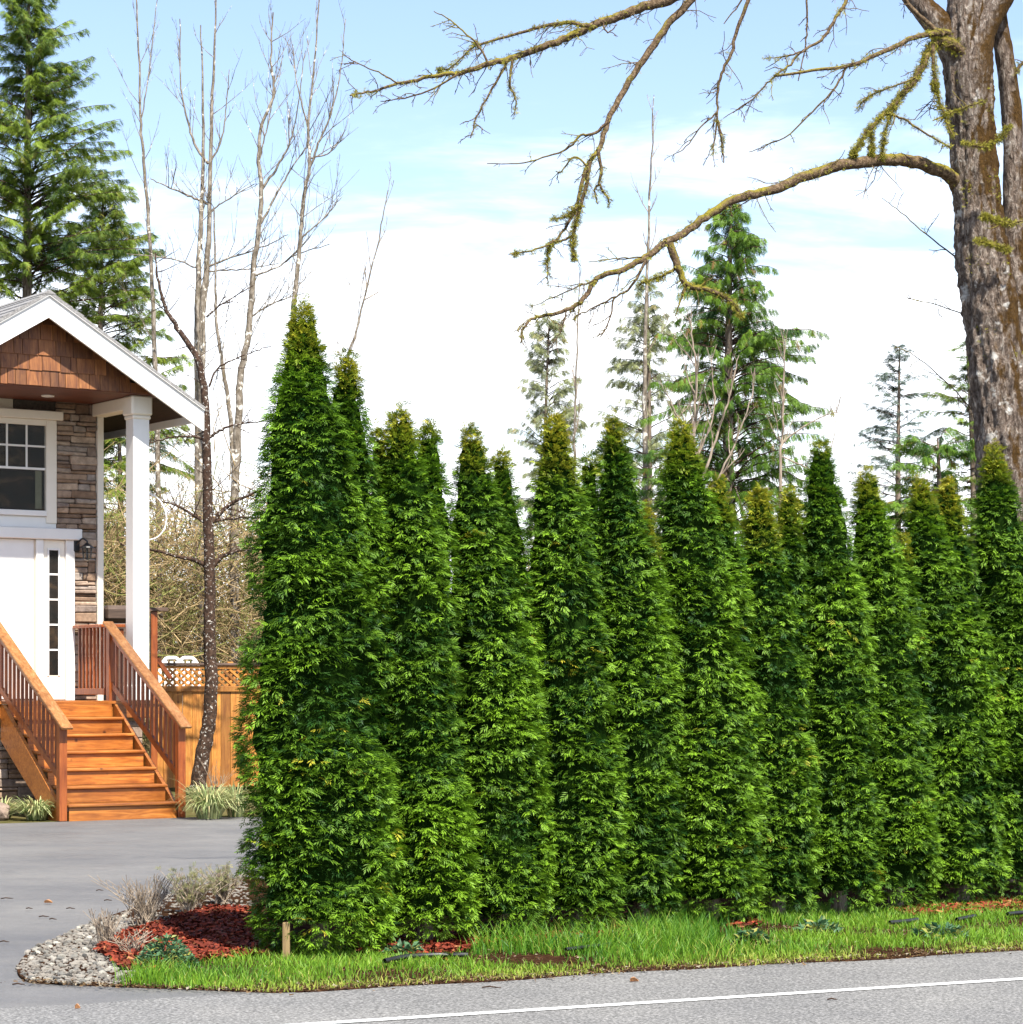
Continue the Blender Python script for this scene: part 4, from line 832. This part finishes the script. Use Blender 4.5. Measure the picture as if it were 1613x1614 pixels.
limb([(628, 132), (597, 114), (560, 98), (540, 86)], 1.4, .6, -1.15, 0, 5, .25)
limb([(950, 36), (958, 52), (972, 40)], 1.5, .8, -.8, 0, 1, .15)
# limb B, hanging from the top
limb([(1330, -80), (1230, -110), (1140, -60), (1091, 0), (1055, 37), (1019, 87), (995, 124), (972, 164), (958, 191), (945, 234), (928, 258), (915, 301), (908, 328), (891, 362), (871, 382), (838, 395), (802, 401)], 7.5, .9, 0, .45, 14, .35, n=80, d_end=-1.4)
limb([(958, 193), (935, 211), (915, 214), (895, 234), (865, 246), (821, 258), (768, 258)], 2.6, .7, -1, 0, 6, .3)
limb([(943, 236), (948, 268), (945, 291), (958, 311), (960, 323)], 3.0, 1.2, -1.1, .12, 3, .15); limb([(946, 290), (937, 300), (943, 322)], 2.2, 1, -1.1, .05, 2, .12)
limb([(930, 256), (924, 291), (913, 335), (903, 375), (905, 410)], 3.6, 2, -1.2, .8, 6, .2)
limb([(903, 372), (885, 380), (868, 384), (863, 418), (864, 450)], 2.2, .8, -1.2, .4, 5, .22); limb([(926, 262), (906, 248), (885, 270), (876, 270)], 1.8, .8, -1.1, .05, 3, .2)
limb([(915, 325), (890, 342), (872, 344)], 2.6, 1, -1.2, .3, 1, .12)
# limb C, the long mossy arch
limb([(1512, 300), (1499, 279), (1476, 267), (1442, 256), (1407, 252), (1372, 255), (1338, 258), (1303, 266), (1268, 278), (1233, 294), (1199, 304), (1157, 315), (1112, 343), (1077, 368), (1052, 381), (1019, 405), (985, 423), (942, 439), (922, 469), (898, 487), (861, 497), (841, 502), (824, 519), (821, 541)], 11.5, 1.2, 0, .9, 24, .4, n=120, d_end=-2.2, k=10)
limb([(1056, 384), (1070, 425), (1081, 447), (1098, 454), (1129, 461), (1154, 477), (1170, 500)], 6.5, 2, -1.6, .5, 6, .25); limb([(1072, 418), (1050, 432), (1029, 440), (1010, 446)], 3, 1, -1.6, .3, 3, .2); limb([(1081, 446), (1074, 470), (1064, 498)], 2.6, .9, -1.6, 0, 3, .2)
limb([(1019, 410), (995, 452), (968, 469), (928, 489), (905, 500)], 2.4, .7, -1.8, .06, 8, .25); limb([(968, 470), (958, 512), (945, 534)], 1.6, .7, -1.9, 0, 4, .2); limb([(1012, 406), (970, 408), (928, 413)], 1.4, .6, -1.8, 0, 3, .2)
limb([(942, 440), (912, 452), (870, 470), (835, 485)], 1.5, .6, -2, .1, 6, .22); limb([(895, 488), (885, 520), (870, 545)], 1.3, .6, -2.1, 0, 4, .2)
# limb D, the mossy hook
limb([(1524, 112), (1517, 84), (1494, 66), (1473, 69), (1459, 90), (1445, 121), (1424, 146), (1407, 167), (1379, 194), (1358, 222), (1341, 247)], 9, 2, -.1, 2.6, 8, .25, d_end=-.6)
limb([(1470, 72), (1473, 125), (1476, 146), (1487, 180), (1501, 214)], 3.2, 1.6, -.5, .9, 4, .2); limb([(1415, 160), (1402, 185), (1394, 215), (1390, 250)], 2.2, 1.2, -.5, .7, 3, .2)
limb([(1445, 122), (1400, 140), (1370, 152), (1350, 172)], 1.6, .7, -.5, .3, 4, .25); limb([(1400, 178), (1430, 192), (1470, 218), (1497, 232)], 2, 1.4, -.5, .2, 3, .2); limb([(1372, 200), (1374, 228), (1372, 252)], 2., 1.4, -.5, .7, 2, .15)
# limb E and the ones hanging from above
limb([(1495, 52), (1476, 52), (1442, 59), (1407, 75), (1372, 90), (1338, 104), (1286, 111), (1220, 120)], 5, 2, -.2, .35, 10, .35, d_end=-1)
limb([(1334, 106), (1317, 139), (1286, 170), (1247, 210), (1209, 229), (1180, 240)], 2, .6, -.6, 0, 7, .3); limb([(1222, 120), (1206, 135), (1181, 161), (1140, 187)], 1.7, .6, -1, .05, 5, .3)
limb([(1365, -90), (1334, 0), (1317, 28), (1296, 62), (1261, 83), (1244, 104), (1220, 120)], 3.4, 1.4, -.4, .15, 7, .3, d_end=-1); limb([(1262, 82), (1235, 90), (1205, 92)], 1.6, .7, -.8, .05, 3, .2)
limb([(1215, -110), (1180, 0), (1164, 42), (1152, 87), (1138, 114), (1131, 149), (1131, 180), (1126, 222), (1124, 243)], 3.6, 1, -.6, .1, 9, .3)
limb([(1131, 176), (1105, 201), (1081, 232), (1060, 245)], 1.5, .6, -.6, 0, 4, .2); limb([(1131, 190), (1138, 222), (1141, 257)], 2.2, .9, -.6, .1, 4, .18); limb([(1185, -40), (1169, 0), (1141, 38)], 2, .8, -.6, 0, 2, .2)
limb([(1280, -90), (1272, 0), (1272, 45), (1268, 80), (1258, 128)], 2, .9, -.4, 0, 4, .2)
limb([(1487, 56), (1455, 30), (1428, 0), (1420, -40)], 4, 2.4, -.3, 0, 4, .3)
limb([(1500, 180), (1470, 160), (1440, 190)], 1.4, .6, -.4, 0, 4, .25); limb([(1548, 160), (1500, 178), (1470, 190)], 1.6, .7, -.5, .2, 3, .2)
limb([(1520, 225), (1550, 232), (1572, 222), (1590, 200)], 2.2, 1.2, -.6, .6, 3, .2); limb([(1550, 342), (1590, 352), (1625, 345)], 2.4, 1.6, -.5, .7, 3, .25); limb([(1540, 380), (1565, 385), (1590, 395)], 2.2, 1.4, -.6, .5, 2, .2)
limb([(1512, 410), (1460, 370), (1420, 335), (1390, 312)], 1.3, .5, .3, 0, 4, .25); limb([(1530, 500), (1480, 482), (1430, 470)], 1.1, .5, .3, 0, 4, .25); limb([(1598, 118), (1612, 100), (1640, 90)], 3, 2, .1, .2, 3, .2)
limb([(1535, 650), (1490, 600), (1440, 560), (1410, 545)], 1.1, .5, .5, 0, 4, .25)
TWG.V = [v - mp_root for v in TWG.V]; o = TWG.build('twigs', M['limb'], mp); o['kind'] = 'stuff'
MO = np.concatenate(MOSS_O); MR = np.concatenate(MOSS_R); n = len(MO)
tv = px_path([(1578, 640), (1567, 540), (1556, 460), (1546, 390), (1538, 295), (1531, 190), (1527, 110)], D0 - .0); Qt = smooth_path(tv, 60)
i_ = rgm.choice(rgm.integers(0, 60, 16), 1100); c_ = Qt[i_] + np.array([0, -.17, 0]) + np.stack([rgm.uniform(-.13, .15, 1100), rgm.uniform(0, .05, 1100), rgm.normal(0, .05, 1100)], 1)
MO = np.concatenate([MO, c_]); MR = np.concatenate([MR, np.full(1100, .02)]); n = len(MO); dr = unit(rgm.normal(0, 1, (n, 3)) + np.array([0, 0, .25]))
A = Acc(); g = np.clip(rgm.normal(.5, .25, n), 0, 1)
A.add(*scatter(FQ_[2], MO + dr * MR[:, None] * .9, dr + rgm.normal(0, .5, (n, 3)) + np.array([0, 0, -.5]), rgm.normal(0, 1, (n, 3)), rgm.uniform(.018, .05, n), np.stack([g, rgm.uniform(0, .5, n), g * 0], 1)))
A.V = [v - mp_root for v in A.V]; o = A.build('moss', M['moss'], mp); o['kind'] = 'stuff'

# ------------------------------------------------------------------ grass verge, mulch, stones, small plants
def in_poly(P, poly):
    poly = np.asarray(poly); x, y = P[:, 0], P[:, 1]; c = np.zeros(len(P), bool); j = len(poly) - 1
    for i in range(len(poly)):
        xi, yi = poly[i]; xj, yj = poly[j]
        c ^= ((yi > y) != (yj > y)) & (x < (xj - xi) * (y - yi) / (yj - yi + 1e-12) + xi); j = i
    return c
def fill(pix, n, rg):
    """n points on the ground inside an outline given in photo pixels, even on the ground"""
    poly = np.array([gnd(*p)[:2] for p in pix]); lo, hi = poly.min(0), poly.max(0); out = []
    tot = 0
    while tot < n:
        Q = rg.uniform(lo, hi, (n * 2, 2)); Q = Q[in_poly(Q, poly)]; out.append(Q); tot += len(Q)
    return np.concatenate(out)[:n]
BL = [np.array([(-.5, 0, 0), (.5, 0, 0), (.34, .12, .55), (-.34, .12, .55)]), None]
def blades(P2, hgt, wid, tint, rg, bend=.35, z0=.018):
    n = len(P2); az = rg.uniform(0, 6.283, n); lean = rg.uniform(0, 6.283, n); b = bend * rg.uniform(.3, 1.5, n)
    s = np.stack([np.cos(az), np.sin(az), 0 * az], 1) * (wid * .5)[:, None]; l = np.stack([np.cos(lean), np.sin(lean), 0 * az], 1) * (hgt * b)[:, None]
    o = np.stack([P2[:, 0], P2[:, 1], np.full(n, z0)], 1); up = np.array([0, 0, 1.])[None] * hgt[:, None]
    V = np.stack([o - s, o + s, o + s * .75 + up * .55 + l * .3, o - s * .75 + up * .55 + l * .3, o + up * .95 + l + s * .1, o + up * .95 + l - s * .1], 1).reshape(-1, 3)
    i = np.arange(n)[:, None] * 6; Fq = np.concatenate([i + np.array([0, 1, 2, 3]), i + np.array([3, 2, 4, 5])]); return V, Fq, np.repeat(tint, 6, 0)
VERGE = [(190, 1555), (240, 1540), (300, 1528), (360, 1516), (420, 1505), (520, 1500), (590, 1512), (690, 1520), (760, 1496), (860, 1492), (980, 1490), (1010, 1466), (1090, 1455), (1180, 1452), (1260, 1436), (1330, 1432), (1400, 1436), (1450, 1432), (1560, 1425), (1660, 1420), (1800, 1408), (2100, 1385), (2100, 1478), (1613, 1505), (1350, 1522), (1050, 1538), (750, 1555), (450, 1570), (400, 1567), (300, 1563), (190, 1558)]
def verge():
    rg = np.random.default_rng(31); P2 = fill(VERGE, 66000, rg); n = len(P2); nz = SinNoise(5, 1.7); nz2 = SinNoise(6, 4.5)
    q = np.hstack([P2, np.zeros((n, 1))]); a = nz(q); b = nz2(q); dist = -((P2 - EDGE0) @ RN)          # metres back from the road edge
    keep = (b + rg.normal(0, .6, n) > -.95 + .35 * (dist > .45)) & (dist > -.05 * rg.uniform(size=n)); P2, a, b, dist = P2[keep], a[keep], b[keep], dist[keep]; n = len(P2); P2 = P2 + rg.normal(0, .022, (n, 2))
    tall = np.clip((dist - .12) / .5, 0, 1); h = (.022 + .03 * tall + .06 * tall * np.clip(a - .2, 0, 1.5)) * rg.uniform(.5, 1.4, n)
    g = np.clip(.62 - .3 * tall * (a > 0) + .12 * b + rg.normal(0, .2, n), 0, 1); w = np.clip(.55 - 1.6 * dist + rg.normal(0, .15, n), 0, .85) + (rg.uniform(size=n) < .06) * .7
    V, Fq, T = blades(P2, h, .004 + .0035 * rg.uniform(size=n), np.stack([g, np.clip(w, 0, 1), g * 0], 1), rg, .55); o = obj('grass', V, Fq, M['grass'], tint=T)
    tag(o, 'ragged green grass verge between the road and the hedge', 'grass', kind='stuff')
verge()
def chips(pixs, n, seed):
    rg = np.random.default_rng(seed); A = Acc()
    for pix, m in pixs:
        P2 = fill(pix, m, rg); O = np.hstack([P2, rg.uniform(.034, .06, (m, 1))]); X = unit(rg.normal(0, 1, (m, 3)) * np.array([1, 1, .3])); N3 = np.array([0, 0, 1.]) + rg.normal(0, .5, (m, 3))
        T4 = (np.array([(-.5, -.14, 0), (.5, -.2, .03), (.55, .16, 0), (-.45, .2, .03)]), np.array([[0, 1, 2, 3]]))
        g = rg.uniform(0, 1, m); A.add(*scatter(T4, O, X, N3, rg.uniform(.02, .065, m), np.stack([g ** 1.3, (rg.uniform(size=m) < .08) * rg.uniform(.3, 1, m), g * 0], 1)))
    tag(A.build('mulch', M['mulch']), 'red bark mulch spread over the planting bed', 'mulch', kind='stuff')
chips([([(150, 1506), (200, 1478), (260, 1460), (330, 1437), (400, 1440), (470, 1490), (470, 1512), (330, 1522), (250, 1538), (190, 1534)], 8600), ([(560, 1508), (700, 1520), (760, 1498), (980, 1488), (1010, 1466), (980, 1450), (560, 1490)], 5200), ([(1400, 1440), (1480, 1436), (1640, 1420), (1640, 1440), (1560, 1446), (1440, 1452)], 1200), ([(1150, 1470), (1200, 1466), (1200, 1446), (1150, 1450)], 300)], 0, 41)
def litter():
    rg = np.random.default_rng(44); n = 3600; sx = rg.uniform(.1, 11, n); nn_ = rg.normal(-.03, .06, n); P2 = EDGE0 + RD * sx[:, None] + RN * nn_[:, None]
    P2 = np.concatenate([P2, fill([(560, 1508), (980, 1490), (1600, 1428), (1600, 1410), (980, 1460), (560, 1485)], 2200, rg), fill(VERGE, 5200, rg)]); n = len(P2); P2[:600] += rg.normal(0, .12, (600, 2)); fe = np.array([gnd(*q)[:2] for q in [(44, 1551), (110, 1556), (190, 1559), (300, 1563), (450, 1569)]]); tt = rg.uniform(0, 3.99, 500); k_ = tt.astype(int); P2 = np.concatenate([P2, fe[k_] + (fe[k_ + 1] - fe[k_]) * (tt - k_)[:, None] + rg.normal(0, .06, (500, 2))]); n = len(P2)
    T4 = (np.array([(-.5, -.2, 0), (.5, -.12, .1), (.55, .16, 0), (-.45, .22, .12)]), np.array([[0, 1, 2, 3]])); g = rg.uniform(0, 1, n)
    A = Acc(); A.add(*scatter(T4, np.hstack([P2, rg.uniform(.02, .03, (n, 1))]), rg.normal(0, 1, (n, 3)) * np.array([1, 1, .2]), np.array([0, 0, 1.]) + rg.normal(0, .35, (n, 3)), rg.uniform(.006, .03, n), np.stack([g * .8, (rg.uniform(size=n) < .3) * g, g * 0], 1)))
    tag(A.build('leaf_litter', M['litter']), 'brown leaf litter and grit along the road edge and under the hedge', 'leaf litter', kind='stuff')
litter()
# pale river stones edging the bed, each its own piece
sb = empty('stone_border', (*gnd(110, 1520)[:2], 0), 0, label='curved border of pale river stones edging the driveway', cat='stone border')
PM = [icosphere(1, s, (1, .72, .5), .16) for s in range(6)]
for m_ in PM: m_.materials.append(M['pebble'])
rg = np.random.default_rng(51); org = gnd(110, 1520); org[2] = 0
Pp = np.concatenate([fill([(27, 1531), (46, 1503), (95, 1479), (152, 1455), (200, 1449), (205, 1500), (190, 1530), (200, 1556), (110, 1555), (45, 1550)], 1700, rg), fill([(150, 1458), (215, 1432), (300, 1402), (385, 1385), (400, 1436), (330, 1440), (255, 1470), (200, 1490)], 700, rg)])
kept = []; szs = []
for p2 in Pp:
    s_ = rg.uniform(.016, .034)
    if all((p2[0] - q[0]) ** 2 + (p2[1] - q[1]) ** 2 > (.66 * (s_ + t_)) ** 2 for q, t_ in zip(kept, szs)): kept.append(p2); szs.append(s_)
kept = kept[:298]; szs = szs[:298]
for p2, s_ in zip(kept, szs):
    o = bpy.data.objects.new('stone', PM[rg.integers(6)]); link(o, sb); o.location = (p2[0] - org[0], p2[1] - org[1], .018 + s_ * .25); o.scale = (s_, s_, s_); o.rotation_euler = (rg.normal(0, .2), rg.normal(0, .2), rg.uniform(0, 6.28))

A = Acc(); tm = np.array([v.co for v in PM[0].vertices]); tf = np.array([list(p.vertices) + [p.vertices[-1]] for p in PM[0].polygons]); tf = np.array([list(p.vertices) for p in PM[0].polygons])
for p2 in np.concatenate([Pp[::2], Pp[1700:], fill([(26, 1531), (46, 1503), (95, 1479), (152, 1454), (205, 1450), (205, 1500), (215, 1558), (110, 1556), (44, 1551)], 900, rg)]):
    s_ = rg.uniform(.008, .02); an = rg.uniform(0, 6.28); c_, n_ = math.cos(an), math.sin(an); V = tm * s_; A.add(np.stack([V[:, 0] * c_ - V[:, 1] * n_ + p2[0] - org[0], V[:, 0] * n_ + V[:, 1] * c_ + p2[1] - org[1], V[:, 2] + .02], 1), tf)
o = A.build('small_stones', M['pebble'], sb); o['kind'] = 'stuff'

def twig_shrub(px, py, h_px, w_px, label, seed, n=46, mat='twig_pale', lean=0., leafy=0.):
    rg = np.random.default_rng(seed); p = gnd(px, py); d = p[1]; h = h_px * d / F; w = w_px * d / F; p[2] = .02
    t = empty('bare_shrub', p, 0, label=label, cat='shrub', group='bare shrubs in the stone edged bed'); B = Branches(); A = Acc()
    for i in range(n):
        e = np.array([rg.normal(0, w * .3) + lean * h, rg.normal(0, w * .2), h * rg.uniform(.6, 1.05)]); s0 = np.array([rg.normal(0, w * .07), rg.normal(0, w * .07), 0])
        Q, rad = B.branch([s0, s0 + (e - s0) * .5 + rg.normal(0, .02, 3) * np.array([1, 1, 0]) - np.array([e[0] * .15, 0, 0]), e], .0042, .0018, 6, 3, .004, rg); B.twigs(Q, rad, rg, 4, h * .35, .9, 1, .45, .3, .0018)
        if leafy and rg.uniform() < leafy:
            m = 14; u = rg.integers(2, 6, m); g = rg.uniform(0, 1, m); A.add(*scatter(FQ_[1], Q[u], rg.normal(0, .6, (m, 3)) + np.array([0, 0, .8]), rg.normal(0, 1, (m, 3)), rg.uniform(.02, .05, m), np.stack([g, g * .6, g * 0], 1)))
    B.build('stems', M[mat], t)
    if A.n: A.build('leaves', M['pale_fir'], t)
twig_shrub(168, 1497, 62, 80, 'low bare pinkish shrub on the stones, leftmost in the bed', 71, 34)
twig_shrub(232, 1462, 78, 100, 'tallest bare tan shrub fanning up at the back of the red mulch', 72, 60)
twig_shrub(300, 1442, 62, 90, 'bare shrub with pale olive leaves behind the red mulch', 73, 50, leafy=.8)
twig_shrub(352, 1428, 62, 70, 'pale green twiggy shrub pressed against the tallest arborvitae', 74, 50, leafy=.7)
twig_shrub(212, 1512, 44, 70, 'small broken bare shrub at the front of the stones', 75, 22, lean=.3)
def rosette(name, px, py, w_px, n, mat, label, cat, seed, size=(.03, .06), zmax=.1, group=None, warm=.15):
    rg = np.random.default_rng(seed); p = gnd(px, py); p[2] = .02; w = w_px * p[1] / F / 2; t = None
    rr = w * np.sqrt(rg.uniform(0, 1, n)); az = rg.uniform(0, 6.283, n); O = np.stack([rr * np.cos(az), rr * np.sin(az), zmax * (1 - (rr / w) ** 2) * rg.uniform(.4, 1, n) + .01], 1)
    X = np.stack([np.cos(az), np.sin(az), rg.uniform(0, .9, n)], 1) + rg.normal(0, .5, (n, 3)); g = rg.uniform(0, 1, n)
    T4 = (np.array([(0, 0, 0), (.45, -.28, .06), (1, 0, -.1), (.45, .28, .06)]), np.array([[0, 1, 2, 3]])); V, Fq, T = scatter(T4, O, X, np.array([0, 0, 1.]) + rg.normal(0, .4, (n, 3)), rg.uniform(*size, n), np.stack([g, (rg.uniform(size=n) < warm) * rg.uniform(.3, 1, n), g * 0], 1))
    o = obj(name, V, Fq, M[mat], tint=T); o.location = p; tag(o, label, cat, group); return o
rosette('ground_plant', 262, 1530, 92, 900, 'weed', 'low dark green leafy plant at the front of the red mulch', 'plant', 81, (.02, .045), .17)
WG = 'weeds in the grass verge'
for i, (px, py, w, lab) in enumerate([(640, 1512, 60, 'flat grey green weed patch behind the long black edging strip'), (900, 1497, 80, 'broad leaved weed patch in front of the ochre tipped arborvitae'), (985, 1497, 90, 'spreading weed beside the shorter black edging strip'), (1290, 1475, 70, 'weed patch in the dark tall grass below the sharp green tip'), (1480, 1482, 80, 'spiky pale weed near the right end of the verge'), (1185, 1490, 40, 'small yellowish weed by a bare patch of the verge')]):
    rosette('weed', px, py, w, 150, 'weed', lab, 'weed', 90 + i, (.03, .07), .06, WG, .3)
def grass_clump(px, py, h_px, w_px, label, seed, n=420, mat='variegated', cat='ornamental grass', group='variegated grass clumps by the stairs', d=None):
    rg = np.random.default_rng(seed); p = gnd(px, py); p[2] = 0; h = h_px * p[1] / F; w = w_px * p[1] / F
    V, F_, T = [], [], []; A = Acc()
    for i in range(n):
        az = rg.uniform(0, 6.283); out = np.array([math.cos(az), math.sin(az), 0]); L = rg.uniform(.6, 1.1); s0 = out * rg.uniform(0, w * .18)
        u = np.linspace(0, 1, 5)[:, None]; reach_ = w * .42 * rg.uniform(.3, 1.2); q = s0 + out * reach_ * u ** 1.3 + np.array([0, 0, h * L]) * (1.9 * u - 1.25 * u ** 2 * rg.uniform(.75, 1.35))
        q[:, 2] = np.maximum(q[:, 2], .01); sd = np.array([-out[1], out[0], 0]) * .008; ww = np.array([.8, 1, .9, .6, .1])[:, None]
        Vv = np.stack([q - sd * ww, q + sd * ww], 1).reshape(-1, 3); Fq = np.array([[2 * j, 2 * j + 1, 2 * j + 3, 2 * j + 2] for j in range(4)]); g = np.clip(rg.normal(.55, .3), 0, 1); A.add(Vv, Fq, np.tile([g, float(rg.uniform() < .2) * .8, 0], (len(Vv), 1)))
    o = A.build('ornamental_grass', M[mat]); o.location = p; tag(o, label, cat, group); return o
grass_clump(330, 1291, 62, 110, 'big pale variegated grass clump right of the stairs under the dark tree', 101, 620)
grass_clump(372, 1288, 58, 70, 'dry tan grass clump between the stairs and the tallest arborvitae', 102, 300)
grass_clump(58, 1293, 40, 90, 'variegated grass clump against the left side of the stairs', 103, 420)
grass_clump(6, 1291, 36, 70, 'small variegated grass clump at the left picture edge by the foundation', 104, 300)
twig_shrub(338, 1270, 70, 90, 'pale bare twigs sprouting from the grass at the dark trunk', 105, 16)
# black edging strips in the grass
EG = 'black plastic edging pieces in the verge'
for i, (pts, r_, lab) in enumerate([([(606, 1531), (640, 1524), (690, 1521), (738, 1521)], .015, 'longest black edging strip lying in the grass near the tallest arborvitae'), ([(892, 1512), (925, 1508), (962, 1503)], .012, 'thin black edging strip half buried in the middle of the verge'), ([(1402, 1468), (1425, 1466), (1446, 1463)], .014, 'black edging piece on a bare red patch of the verge'), ([(1508, 1463), (1522, 1460), (1536, 1457)], .014, 'short black edging stub between grass tufts on the right'), ([(1588, 1454), (1606, 1452), (1640, 1450)], .014, 'black edging piece at the right picture edge')]):
    P = np.array([gnd(*p) for p in pts]); P[:, 2] = .06
    V, Fq = tube(smooth_path(P, 14), np.full(14, r_), 8); tag(obj('edging_strip', V, Fq, M['plastic'], smooth=True), lab, 'edging', EG)
# fallen leaves and twigs on the asphalt
def fallen(px, py, L, kind, lab, seed, ang=0.):
    rg = np.random.default_rng(seed); p = gnd(px, py); l = (.62 if kind == 'leaf' else .9) * L * p[1] / F
    if kind == 'leaf':
        V, F_ = [], []
        for s in (-1, 1):
            for j in range(5): V.append((l * (j / 4 - .5), s * l * .32 * math.sin(math.pi * (j / 4)) ** .7 + .001, .022 + .02 * abs(s) * math.sin(j) * .5 + .008))
        V += [(l * (j / 4 - .5), 0, .016) for j in range(5)]
        Fq = [[s * 5 + j, s * 5 + j + 1, 11 + j, 10 + j] for s in (0, 1) for j in range(4)]
        o = obj('fallen_leaf', V, np.array(Fq), M['dryleaf'], tint=np.tile([rg.uniform(.3, 1), .3, 0], (15, 1)))
    else:
        V, Fq = tube([(-l / 2, 0, .02), (-l * .1, l * .04, .026), (l * .2, 0, .022), (l / 2, l * .05, .02)], [.004, .0045, .004, .002], 5); o = obj('fallen_twig', V, Fq, M['snag'])
    o.location = (p[0], p[1], 0); o.rotation_euler = (0, 0, ang); tag(o, lab, 'leaf' if kind == 'leaf' else 'twig', 'leaves fallen on the asphalt' if kind == 'leaf' else 'twigs fallen on the asphalt')
for a in [(77, 1426, 22, 'leaf', 'orange leaf lying alone in the middle of the driveway'), (123, 1594, 14, 'leaf', 'curled brown leaf on the road below the stone border'), (1000, 1551, 22, 'leaf', 'reddish leaf on the road just below the grass edge'), (12, 1420, 22, 'twig', 'twig on the driveway at the left picture edge'), (158, 1407, 13, 'twig', 'short twig on the driveway behind the tallest bare shrub'), (171, 1423, 14, 'twig', 'dark twig on the driveway nearest the tallest bare shrub'), (70, 1449, 18, 'twig', 'thin twig on the driveway just below the orange leaf'), (84, 1453, 14, 'twig', 'dark twig between the orange leaf and the stone border'), (47, 1436, 12, 'twig', 'small dark twig left of the orange leaf'), (112, 1436, 16, 'twig', 'dark twig right of the orange leaf'), (1312, 1581, 18, 'twig', 'dark twig lying beside the white road line'), (775, 1562, 34, 'twig', 'long twig at the road edge below the edging strip'), (8, 1489, 18, 'twig', 'twig on the driveway left of the stone border'), (30, 1557, 22, 'twig', 'twig where the driveway meets the road')]:
    fallen(*a, seed=int(a[0]), ang=random.uniform(-.4, .4))
